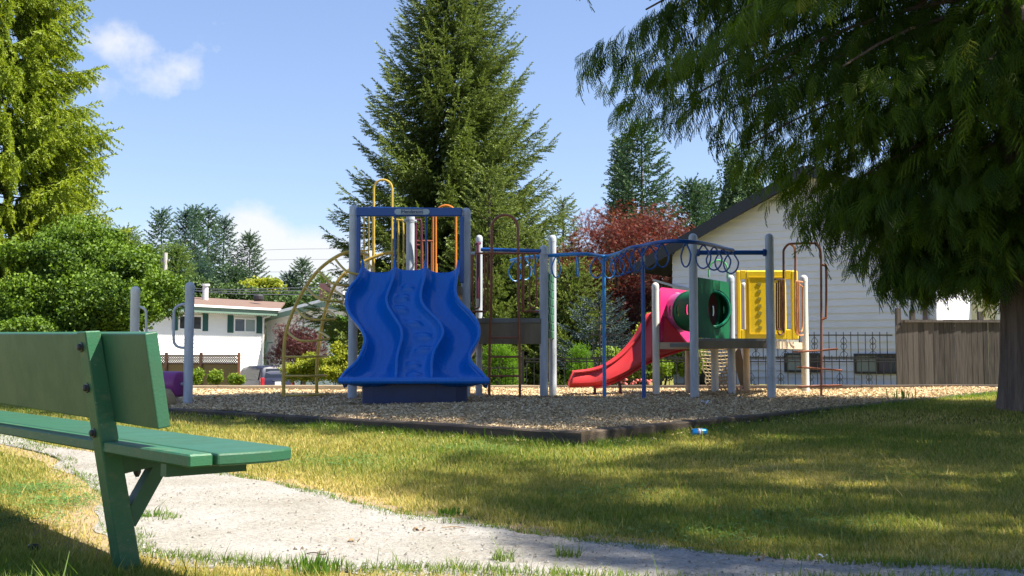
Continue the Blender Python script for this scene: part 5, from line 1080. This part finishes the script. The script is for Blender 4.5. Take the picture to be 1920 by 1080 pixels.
cp = P(510, 690, 54); car.location = (cp.x-1.2, 56.3, P(505, 686.5, 54).z-1.8); car.rotation_euler = (0, 0, R(90+37))
gd_ = struct(mesh('driveway', [(-26, 49, -1.40), (-10.2, 49, -1.40), (-7, 62, -1.45), (-25, 62, -1.45)], [(0, 1, 2, 3)], mat('concrete', (.45, .43, .39), .9, (.36, .34, .3), 2)))
# ================================================================ utility pole and wires
up = thing('utility_pole', 'pale wooden utility pole with short crossarm beyond the white house', 'utility pole', (P(310, 540, 75).x, 75, -1.5))
POL = mat('pole_wood', (.48, .45, .40), .85, (.36, .33, .3), 10)
a = P(310, 474, 75); mb = MB(); mb.tube([(a.x, 75, -1.5), a], [.19, .15], 10); mb.build('pole', POL, up, smooth=True); mb = MB(); mb.bar(P(302, 490, 75), P(318, 488, 75), .1, .12)
for x in (303, 317): mb.tube([P(x, 489, 75), P(x, 486, 75)], .05, 6)
mb.build('crossarm', POL, up)
for k, (ya, yb, yc, lb) in enumerate(((459, 468, 466, 'topmost thin power line across the sky left of the spruce'), (488, 487, 486, 'second thin power line from the top, level with the pole crossarm'), (506, 509, 510, 'third power line from the top, just over the far tree tops'), (537, 541, 538, 'upper of the three thick cables above the brown roof'), (541, 545, 545, 'middle of the three thick cables above the brown roof'), (533, 549, 556, 'lowest sagging cable above the brown roof'))):
    pts_ = [P(240, ya, 76), P(310, ya+(yb-ya)*.4, 75), P(430, yb+1.5, 73), P(560, (yb+yc)/2, 71), P(700, yc, 69)]
    mb = MB(); mb.tube(smoothpts(pts_, 5), .012 if k < 3 else .03, 4); tag(mb.build('power_line', mat('cable', (.12, .12, .13), .6) if k < 3 else mat('cable_light', (.42, .42, .42), .6)), lb, 'power line', 'power lines')
# distant hills, the blue haze of distance put into their colour
V = []; n = 80
for i in range(n+1):
    x = -900+1800*i/n; h = 34+16*math.sin(i*.31)+9*math.sin(i*.83+1); V += [(x, 1500, -10), (x, 1500+h, h)]
V += [(-900, 1700, 20), (900, 1700, 20)]
struct(mesh('hills', V, [(2*i, 2*i+2, 2*i+3, 2*i+1) for i in range(n)], mat('hill_haze_blue', (.10, .16, .26), .95), smooth=True))
# ================================================================ trees
BARK = mat('bark', (.10, .075, .055), .95, (.05, .038, .03), 6, .9, .9, 30, stretch=(1, 1, .25)); CEDBARK = mat('cedar_bark', (.24, .175, .135), .95, (.085, .06, .048), 5, .95, 1.0, 22, stretch=(3, 3, .3), detail=10)
TN = t_needle(); TF = t_frond(); TF2 = t_frond(9, 12, .9, .019); TF3 = t_frond(13, 22, .35, .014); TL = t_leaves(); TS = t_star()
def conifer(name, label, cat, x, y, zb, H, rad, nb, tw, lm, lowz=.06, droop=.1, upt=.5, step=.3, twl=.45, group=None, trunk=.02, wood=BARK, prof=None, seed=1, shape=.8, tmpl=TN, twz=.0, twig_w=1., asc=0, jit=.15, irreg=.18, inner=.25):
    rg = np.random.default_rng(seed); th = thing(name, label, cat, (x, y, zb), group); specs = []
    for i in range(nb):
        h = lowz+(1-lowz)*((i+.5)/nb)**1.15; r = rad*((1-h)/(1-lowz))**shape*(prof(h) if prof else 1)*rg.uniform(1-irreg, 1+irreg*.7)+.12
        az = i*2.39996+rg.uniform(-.4, .4); a = -droop*(1.2-h)+asc*h; specs.append(((x, y, zb+H*h), az, r, a-.18, upt*.28+.14))
    at, ln, dh = branches(specs); P_, D_, L_, RN = [], [], [], []
    for i in range(nb):
        k = max(3, int(ln[i]/step)*tw); t = np.linspace(inner, 1, k)**.85; p, tg = at(np.full(k, i), t)
        side = np.where(np.arange(k) % 2 == 0, 1, -1)*1.; perp = np.cross(tg, [0, 0, 1]); an = rg.uniform(.35, 1.1, k)
        d = tg*np.cos(an)[:, None]+perp*(side*np.sin(an))[:, None]; d[:, 2] += rg.normal(twz, .18, k)
        L0 = twl*(1.15-.75*t)*(.55+.45*ln[i]/rad)*rg.uniform(.7, 1.25, k)+twl*.25
        P_.append(p+rg.normal(0, .03, (k, 3))); D_.append(d); L_.append(L0); RN.append(np.clip(.25+.5*t+rg.normal(0, jit, k), 0, 1))
        # sub-sprays out on each side twig so that branches read as flat fans
        j = rg.random(k) < .8; q = p[j]+d[j]*(L0[j]*.6)[:, None]; d2 = tg[j]*.8+perp[j]*(side[j]*.15)[:, None]; d2[:, 2] += rg.normal(twz, .2, j.sum()); P_.append(q); D_.append(d2); L_.append(L0[j]*.7); RN.append(np.clip(.35+.5*t[j]+rg.normal(0, jit, j.sum()), 0, 1))
        P_.append(p[-1:]); D_.append(tg[-1:]); L_.append(np.array([twl*.9])); RN.append(np.array([.9]))
    k = 26; hh_ = rg.uniform(.86, .99, k); aa = rg.uniform(0, 2*PI, k); P_.append(np.stack([np.full(k, x), np.full(k, y), zb+H*hh_], 1)); D_.append(np.stack([np.cos(aa)*(1.02-hh_)*9, np.sin(aa)*(1.02-hh_)*9, np.full(k, .9)], 1)); L_.append(np.full(k, twl*.75)*(1.5-hh_*.6)); RN.append(rg.uniform(.3, .9, k))
    Pp, Dd, Ll, Rr = np.concatenate(P_), np.concatenate(D_), np.concatenate(L_), np.concatenate(RN)
    woodmesh('trunk', (x, y, zb), (x, y, zb+H*.985), H*trunk, .02, specs, wood, th, br=.012+.004*rad/3, sub=1 if nb < 400 else 2)
    inst('crown', tmpl, Pp, rots(Dd, rg.uniform(-.5, .5, len(Dd))), np.stack([Ll, Ll*twig_w, Ll*twig_w], 1), Rr, lm, th)
    return th, len(Pp)
def blob(name, label, cat, c, rad, n, size, lm, tmpl=TL, zb=-1.5, group=None, seed=1, clumps=26, trunk=.08, stems=3, flat=.85, wood=BARK, fill=.35, cone=0):
    """broad-leaved crown: leaf clusters gathered into clumps spread over an uneven ellipsoid"""
    rg = np.random.default_rng(seed); th = thing(name, label, cat, (c[0], c[1], zb), group)
    v = rg.normal(size=(clumps, 3)); v /= np.linalg.norm(v, axis=1, keepdims=True); v[:, 2] = np.where(v[:, 2] < -.6, -v[:, 2], v[:, 2]); rr = rg.uniform(.5, 1.02, clumps)[:, None]; cc = v*rr
    if cone: cc[:, :2] *= (1-cone*np.clip(cc[:, 2:3]*.5+.5, 0, 1))
    cs = rg.uniform(.18, .46, clumps); k = rg.integers(0, clumps, n); w = rg.normal(size=(n, 3)); w /= np.linalg.norm(w, axis=1, keepdims=True); w *= rg.uniform(.35, 1.0, n)[:, None]**.6
    p = cc[k]+w*cs[k][:, None]*(1, 1, flat); m = rg.random(n) < fill; u = rg.normal(size=(n, 3)); u /= np.linalg.norm(u, axis=1, keepdims=True); u *= (rg.random(n)**.45)[:, None]*.85
    if cone: u[:, :2] *= (1-cone*np.clip(u[:, 2:3]*.5+.5, 0, 1))
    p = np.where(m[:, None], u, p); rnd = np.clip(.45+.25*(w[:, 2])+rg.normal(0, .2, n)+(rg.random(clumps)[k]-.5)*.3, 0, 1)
    W_ = p*np.array(rad)+np.array(c); D = rg.normal(size=(n, 3)); D += p*1.1; s = size*rg.uniform(.7, 1.3, n)
    base = Vector((c[0], c[1], zb)); mb = MB()
    for i in range(stems):
        a = 2*PI*i/stems+seed; t = Vector((c[0]+rad[0]*.45*math.cos(a), c[1]+rad[1]*.45*math.sin(a), c[2]+rad[2]*.3)); m_ = base.lerp(t, .45)+Vector((rg.normal(0, .1), 0, 0)); pts_ = smoothpts([base+Vector((.05*math.cos(a), .05*math.sin(a), 0)), m_, t], 4); mb.tube(pts_, [trunk*(1-.75*j/(len(pts_)-1)) for j in range(len(pts_))], 7)
    for i in range(0, clumps, 2):
        t = Vector(cc[i]*np.array(rad)+np.array(c)); s_ = base.lerp(Vector(c), .7); mb.tube(smoothpts([s_, s_.lerp(t, .5)+Vector((0, 0, -.1)), t], 3), [trunk*.4*(1-.8*j/6) for j in range(7)], 5)
    mb.build('trunk', wood, th, smooth=True); inst('crown', tmpl, W_, rots(D, rg.uniform(0, 6, n)), s, rnd, lm, th); return th
SPR = leafmat('spruce_needles', (.035, .065, .014), (.17, .22, .045), trans=.22)
FIR = leafmat('fir_needles', (.018, .045, .022), (.07, .13, .05), trans=.15)
FIRB = leafmat('blue_fir_needles', (.018, .045, .032), (.06, .12, .075), trans=.15)
FIRY = leafmat('yellowgreen_needles', (.05, .10, .02), (.16, .23, .05), trans=.25)
GOLD = leafmat('golden_needles', (.07, .13, .012), (.27, .33, .035), trans=.3)
CED = leafmat('cedar_scales', (.030, .068, .008), (.13, .21, .018), (.24, .27, .03), trans=.5)
LEAF = leafmat('glossy_leaves', (.03, .09, .012), (.16, .28, .03), trans=.3, rough=.4)
BUSH = leafmat('dark_glossy_leaves', (.022, .06, .010), (.14, .23, .02), (.18, .28, .04), trans=.25, rough=.6); FARL = leafmat('far_leaves', (.03, .06, .02), (.09, .15, .035), trans=.2)
LEAFL = leafmat('light_leaves', (.08, .16, .02), (.30, .38, .05), trans=.35)
THUJ = leafmat('thuja_scales', (.07, .17, .012), (.20, .36, .025), trans=.3)
YLEAF = leafmat('yellow_green_leaves', (.12, .18, .02), (.48, .48, .06), trans=.35)
REDL = leafmat('red_maple_leaves', (.06, .016, .014), (.20, .05, .034), (.30, .14, .06), trans=.3)
REDD = leafmat('dark_red_leaves', (.05, .018, .02), (.13, .04, .04), (.14, .14, .04), trans=.3)
BLUES = leafmat('blue_spruce_needles', (.015, .026, .028), (.06, .10, .11), trans=.1)
# --- big spruce behind the tower
p = P(848, 668, 30)
conifer('spruce_tree', 'tall green spruce with upturned branches behind the blue slide tower', 'tree', p.x, 30, -.2, 13.1, 3.55, 430, 4, SPR, lowz=.12, droop=.55, upt=1.75, step=.15, twl=.50, seed=5, shape=.78, asc=.30, twz=-.42, irreg=.22, trunk=.014, jit=.2, inner=.1)
# --- golden conifer at the left edge
p = P(22, 668, 29)
conifer('golden_conifer', 'towering yellow green conifer with drooping tufts at the left edge', 'tree', p.x-.75, 29, -.3, 16.5, 3.2, 360, 4, GOLD, lowz=.08, droop=.05, upt=.5, step=.17, twl=.62, seed=9, shape=.55, twz=-.95, irreg=.32, trunk=.016, twig_w=1.25, jit=.22, inner=.25)
# --- broadleaf bush tree in front of it
blob('broadleaf_tree', 'dense dark green broadleaf tree above the bench back', 'tree', (P(150, 560, 22).x, 22, P(150, 560, 22).z), (1.72, 1.5, 1.32), 21000, .15, BUSH, zb=-.1, seed=4, clumps=44, fill=.12)
blob('broadleaf_shrub', 'dark green shrub filling the gap left of the white post, under the broadleaf tree', 'shrub', (P(60, 640, 21).x, 21, .75), (1.6, 1.0, .95), 9000, .15, BUSH, zb=-.1, seed=14, clumps=22)
# --- far firs
G1 = 'dark firs far behind the white house'
for k, (px, pt, r, s, lb) in enumerate(((300, 398, 3.6, 21, 'dark fir at the left end of the far row, above the utility pole'), (346, 398, 3.4, 22, 'dark fir second from the left in the far row'), (362, 392, 3.3, 25, 'dark fir with the highest tip in the far row'), (388, 394, 3.8, 23, 'broad dark fir third from the left in the far row'), (418, 412, 3.6, 24, 'dark fir at the right end of the close far group'))):
    Y = 108+k*3; q = P(px, 560, Y); zt_ = P(px, pt, Y).z; conifer('fir_tree', lb, 'tree', q.x, Y, -2, zt_+2, r*1.05, 150, 3, FIRB if k in (1, 4) else FIR, lowz=.15, step=.7, twl=1.35, seed=s, group=G1, shape=.95, droop=.35, upt=1.2, twig_w=1.2, twz=-.2)
for px, pt, Y, r, lm, s, lb, nm, cat in ((466, 440, 120, 2.6, FIR, 31, 'slim lone dark fir right of the far row', 'fir_tree', 'tree'), (540, 516, 125, 2.4, FIRB, 32, 'small far fir left of the pair beside the yellow arch', 'fir_tree', 'tree'), (566, 490, 125, 3.0, FIR, 33, 'far fir with a tall tip seen through the yellow arch', 'fir_tree', 'tree'), (604, 518, 120, 2.6, FIRY, 34, 'light green far conifer right of the yellow arch', 'fir_tree', 'tree'),
      (234, 434, 80, 2.2, FIRY, 35, 'small pointed conifer just right of the broadleaf tree', 'conifer_tree', 'tree'), (205, 445, 82, 2.0, FIRY, 60, 'yellow green conifer tip peeking over the broadleaf tree', 'conifer_tree', 'tree'), (278, 468, 84, 2.6, FIRY, 36, 'light green conifer left of the utility pole', 'conifer_tree', 'tree'), (327, 465, 86, 2.6, FIRY, 37, 'light green conifer directly behind the utility pole', 'conifer_tree', 'tree'), (372, 500, 95, 3.0, FIRB, 61, 'short green conifer behind the brown roof near the white vent', 'conifer_tree', 'tree'), (440, 505, 95, 3.0, FIR, 38, 'low dark conifer behind the brown roof left of the lone fir', 'conifer_tree', 'tree'),
      (1205, 233, 62, 2.6, FIR, 39, 'tall open fir rising behind the red maple', 'fir_tree', 'tree'), (1299, 346, 66, 1.5, FIR, 40, 'left of two narrow firs above the dark roof', 'fir_tree', 'tree'), (1326, 350, 68, 1.5, FIR, 41, 'right of two narrow firs above the dark roof', 'fir_tree', 'tree'), (1168, 262, 90, .5, FIR, 42, 'thin distant conifer tip left of the tall open fir', 'fir_tree', 'tree'),
      (1056, 374, 38, 1.2, SPR, 43, 'young spruce between the big spruce and the red maple', 'spruce_tree', 'tree'), (985, 430, 27, 1.0, SPR, 44, 'light green young spruce at the foot of the big spruce', 'spruce_tree', 'tree'), (918, 318, 26.5, 1.35, SPR, 45, 'slender bright spruce in front of the big spruce, above the brown arch', 'spruce_tree', 'tree'), (1070, 500, 26, 1.1, SPR, 46, 'short bushy spruce right of the tower posts', 'spruce_tree', 'tree')):
    q = P(px, 600, Y); zt_ = P(px, pt, Y).z; zb_ = -2 if Y > 50 else -.5; H_ = zt_-zb_; far = Y > 50
    lwz = .45 if px == 1168 else .12
    conifer(nm, lb, cat, q.x, Y, zb_, H_, r*1.2, 210 if far else 150, 3, lm, lowz=lwz, step=.55 if far else .2, twl=1.15 if far else .42, seed=s, shape=.8 if px != 1205 else .75, droop=.2, upt=1.3, irreg=.3 if px in (1205,) else .2, twig_w=1.1, inner=.1)
POP = leafmat('poplar_leaves', (.04, .085, .04), (.15, .22, .11), trans=.3)
for k, (px, pt, lb) in enumerate(((1376, 284, 'tall grey green poplar above the dark roof'), (1412, 300, 'second poplar, half covered by the cedar branches'))):
    q = P(px, 420, 60); zt_ = P(px, pt, 60).z; blob('poplar_tree', lb, 'tree', (q.x, 60, zt_-3.6), (1.05, 1.05, 3.7), 3600, .34, POP, zb=-2, seed=50+k, clumps=34, flat=1.2, cone=.5)
# --- red maple
q = P(1172, 500, 27.5); blob('red_maple', 'red leaved maple between the big spruce and the white gable', 'tree', (q.x, 27.5, q.z-.1), (2.3, 1.6, 1.6), 18000, .14, REDL, tmpl=TS, zb=-.2, seed=6, clumps=60, fill=.35, stems=4, trunk=.09)
q = P(1180, 600, 26.8); blob('red_maple', 'lower brownish red maple with bare stems behind the iron fence', 'tree', (q.x, 26.8, q.z), (1.25, .9, .85), 5200, .14, REDD, tmpl=TS, zb=-.2, seed=16, clumps=26, stems=3, trunk=.06)
# --- shrubs
q = P(567, 652, 44); blob('red_shrub', 'round dark red shrub behind the yellow arch climber', 'shrub', (q.x, 44, q.z), (1.30, 1.1, 1.05), 5200, .2, REDD, tmpl=TS, zb=-1.3, seed=7, clumps=34, fill=.45)
for px, py, Y, r, n, lm, s, lb, sz in ((588, 694, 38, (.85, .6, .48), 2200, YLEAF, 61, 'yellow green shrub behind the lower rungs of the yellow arch', .17), (640, 688, 36, (.75, .6, .7), 2400, YLEAF, 62, 'bright yellow green shrub beside the left slide post', .17), (640, 630, 37, (.55, .5, .8), 1500, LEAF, 63, 'tall green shrub behind the left slide post', .17),
      (368, 708, 46, (.30, .3, .35), 500, LEAFL, 64, 'small shrub just right of the tall grey roller post', .17), (405, 707, 46, (.30, .3, .34), 500, LEAFL, 65, 'small shrub in the middle of the three before the lattice fence', .17), (443, 713, 46, (.40, .3, .22), 500, LEAFL, 66, 'low wide shrub next to the parked car', .17),
      (486, 545, 90, (2.6, 2, 1.1), 1300, YLEAF, 67, 'pale yellow green treetop behind the dark roof vent', .6), (150, 545, 70, (4.5, 3, 2.2), 2000, FARL, 68, 'dark green treetop behind the broadleaf tree', .6), (300, 562, 80, (5.0, 3, 1.5), 2200, FARL, 69, 'green hedge row behind the brown roof at the foot of the pole', .6), (415, 566, 88, (5.5, 3, 1.4), 2000, FARL, 70, 'dark hedge row behind the brown roof below the far firs', .6), (590, 572, 85, (4.0, 3, 1.2), 1400, FARL, 71, 'green treetops behind the brick chimney', .6),
      (1092, 560, 33, (1.3, 1, 1.3), 2600, LEAFL, 72, 'yellow green tree between the spruce and the red maple', .24), (1010, 560, 34, (1.1, 1, 1.4), 2200, LEAFL, 73, 'yellow green leafy tree right of the brown arch climber', .24),
      (1190, 690, 21.5, (.8, .5, .38), 1500, LEAFL, 74, 'low green shrub with pink blooms behind the red slide', .13), (1290, 668, 22.6, (.45, .4, .55), 1200, LEAFL, 75, 'green shrub beside the left corner of the white gable house', .13), (1240, 640, 24, (.7, .6, .9), 1400, YLEAF, 76, 'yellow green shrub in the gap left of the white gable corner', .15)):
    q = P(px, py, Y); blob('shrub' if Y < 60 else 'broadleaf_tree', lb, 'shrub' if Y < 60 else 'tree', (q.x, Y, q.z), r, n, sz, lm, zb=(-.1 if Y < 30 else -1.4), seed=s, clumps=16, stems=2, trunk=.03 if Y < 60 else .15)
fl = MB(); r_ = random.Random(8)
for i in range(22):
    q = P(1160+r_.uniform(0, 60), 718+r_.uniform(-4, 5), 21.1+r_.uniform(-.2, .2)); fl.lathe(q, [(.01, 0), (.035, .015), (.03, .04), (.005, .05)], 7)
fo = fl.build('blossoms', mat('pink_petals', (.65, .12, .12), .6, (.7, .3, .25), 30, thr=(.4, .6)), [o for o in bpy.data.objects if o.get('label', '').startswith('low green shrub with pink')][0])
fo.parent = [o for o in bpy.data.objects if o.get('label', '').startswith('low green shrub with pink')][0]; fo.matrix_parent_inverse = Matrix.Translation(-Vector(fo.parent.location))
# clipped hedges
q = P(938, 690, 21.6); blob('clipped_hedge', 'large clipped bright green hedge under the tower deck', 'hedge', (q.x, 21.6, q.z-.12), (.42, .4, .62), 5000, .085, THUJ, tmpl=TN, zb=-.1, seed=80, clumps=50, fill=.5, cone=.1)
q = P(1087, 690, 21.0); blob('clipped_hedge', 'small pointed bright green hedge left of the red slide tip', 'hedge', (q.x, 21, q.z-.05), (.31, .3, .46), 3600, .075, THUJ, tmpl=TN, zb=-.1, seed=81, clumps=46, fill=.5, cone=.35)
q = P(1125, 700, 23.5); conifer('blue_spruce', 'small dusty blue spruce with crooked trunk behind the hedge', 'tree', q.x, 23.5, -.1, P(1110, 560, 23.5).z+.1, .8, 46, 2, BLUES, lowz=.25, step=.14, twl=.3, seed=82, shape=.5, droop=.15, upt=1.0, trunk=.02)
# --- foreground cedar
def cedar(name, label, x, y, zb, H, nb, rfun, lm, seed, frl, dens, low, droopf=1.0, tr=.36, keep=None):
    rg = np.random.default_rng(seed); th = thing(name, label, 'tree', (x, y, zb)); specs = []
    for i in range(nb):
        h = low+(H-low)*((i+.5)/nb)**1.55; az = i*2.39996+rg.uniform(-.5, .5); r = rfun(h, az)*rg.uniform(.72, 1.08)+.2; specs.append(((x, y, zb+h), az, r, -.10*droopf+rg.normal(0, .06), -.30*droopf))
    at, ln, dh = branches(specs); P_, D_, L_, RN = [], [], [], []
    for i in range(nb):
        h = specs[i][0][2]; big = 1 if h < 9 else 1.9; k = max(4, int(ln[i]*dens/big)); t = rg.uniform(.08, 1, k)**.55; p, tg = at(np.full(k, i), t); perp = np.cross(tg, [0, 0, 1]); sd = np.where(rg.random(k) < .5, -1, 1)
        off = rg.random(k)**.8*(.85 if ln[i] > 2 else .45)*(1.15-t*.5); q = p+perp*(sd*off)[:, None]; q[:, 2] -= off*.35+rg.uniform(0, .12, k)
        an = rg.uniform(.1, .9, k); d = tg*np.cos(an)[:, None]+perp*(sd*np.sin(an))[:, None]; d[:, 2] = d[:, 2]*.3-rg.uniform(.15, 1.1, k)
        P_.append(q); D_.append(d); L_.append(frl*big*rg.uniform(.7, 1.25, k)*(1.05-.25*t)); RN.append(np.clip(.2+.35*t+rg.normal(0, .2, k)+(rg.random()-.5)*.35, 0, 1))
        P_.append(p[:1]*0+at(np.array([i]), np.array([1.]))[0]); D_.append(at(np.array([i]), np.array([1.]))[1]+[[0, 0, -.3]]); L_.append(np.array([frl*big])); RN.append(np.array([.7]))
    Pp, Dd, Ll, Rr = np.concatenate(P_), np.concatenate(D_), np.concatenate(L_), np.concatenate(RN)
    if keep is not None:
        m = keep(Pp); Pp, Dd, Ll, Rr = Pp[m], Dd[m], Ll[m], Rr[m]
    # trunk with fluted bark
    mb = MB(); K = 60; n = 72; V = []; Fc = []
    for j in range(K+1):
        s = j/K; z = zb-.1+H*.97*s**1.6; rr = (tr*(1-s**1.6*.93)+tr*.2*math.exp(-(z-zb)/.35))
        for k in range(n):
            a = 2*PI*k/n; fl_ = 1+.05*math.sin(a*9+2*math.sin(z*.6))+.035*math.sin(a*17+z*.8)+.02*math.sin(a*31-z)+.06*math.exp(-(z-zb)/.5)*math.sin(a*5+1); V.append((x+rr*fl_*math.cos(a), y+rr*fl_*math.sin(a), z))
    for j in range(K):
        for k in range(n): Fc.append((j*n+k, j*n+(k+1) % n, (j+1)*n+(k+1) % n, (j+1)*n+k))
    mb.add(V, Fc)
    for (o, az, l, a, c) in specs:
        q = []; rq = []
        for j in range(7):
            s = j/6*.82; q.append((o[0]+math.cos(az)*l*s, o[1]+math.sin(az)*l*s, o[2]+l*(a*s+c*s*s))); rq.append(.006*(1-.85*s)*(1+l))
        if keep is None or keep(np.array([q[-1]]))[0]: mb.tube(q, rq, 5, cap=False)
    mb.build('trunk', CEDBARK, th, smooth=True); print(name, len(Pp))
    pick = rg.integers(0, 3, len(Dd))
    for v, T_ in enumerate((TF, TF2, TF3)):
        m = pick == v; inst('foliage', T_, Pp[m], rots(Dd[m], rg.normal(0, .6, m.sum())), np.stack([Ll[m], Ll[m]*rg.uniform(.6, 1.1, m.sum()), Ll[m]*rg.uniform(.7, 1.3, m.sum())], 1), Rr[m], lm, th)
    return th
def rf1(h, az):
    base = np.interp(h, [1.2, 2.2, 3.2, 4.5, 6, 8, 11, 15, 19, 22], [1.5, 2.6, 4.0, 5.3, 5.7, 4.7, 3.6, 2.7, 1.4, .3])
    s = math.sin(az); return base*(1-.5*max(0, s))*(1+.0*max(0, -s))
def keep1(p):
    d = np.hypot(p[:, 0]-5.62, p[:, 1]-11.5); zm = np.interp(d, [0, 1.45, 2.5, 2.9, 3.45, 4.2, 4.6, 5.0], [1.5, 1.6, 2.4, 2.75, 3.3, 3.5, 3.7, 4.2]); return (d < 4.95) & (p[:, 2] > zm+.12*np.sin(p[:, 0]*5+p[:, 1]*3))
cedar('cedar_tree', 'huge dark drooping cedar filling the upper right, trunk at the right edge', 5.62, 11.5, .13, 21, 560, rf1, CED, 3, .31, 42, 1.9, keep=keep1, tr=.32)
def rf2(h, az): return float(np.interp(h, [3, 5, 8, 11, 13.5, 15], [2.8, 3.6, 3.3, 2.5, 1.5, .3]))
cedar('cedar_tree', 'second cedar outside the view at the near right, shading the lawn', 9.2, 3.8, 0, 13.2, 150, rf2, CED, 8, .62, 9, 3.0)
cedar('cedar_tree', 'third cedar outside the view to the right, its shade crossing the lawn', 11.8, 6.5, 0, 15.0, 120, lambda h, az: float(np.interp(h, [3, 5, 9, 13, 15], [2.6, 3.1, 2.6, 1.5, .2])), CED, 18, .62, 9, 3.0)
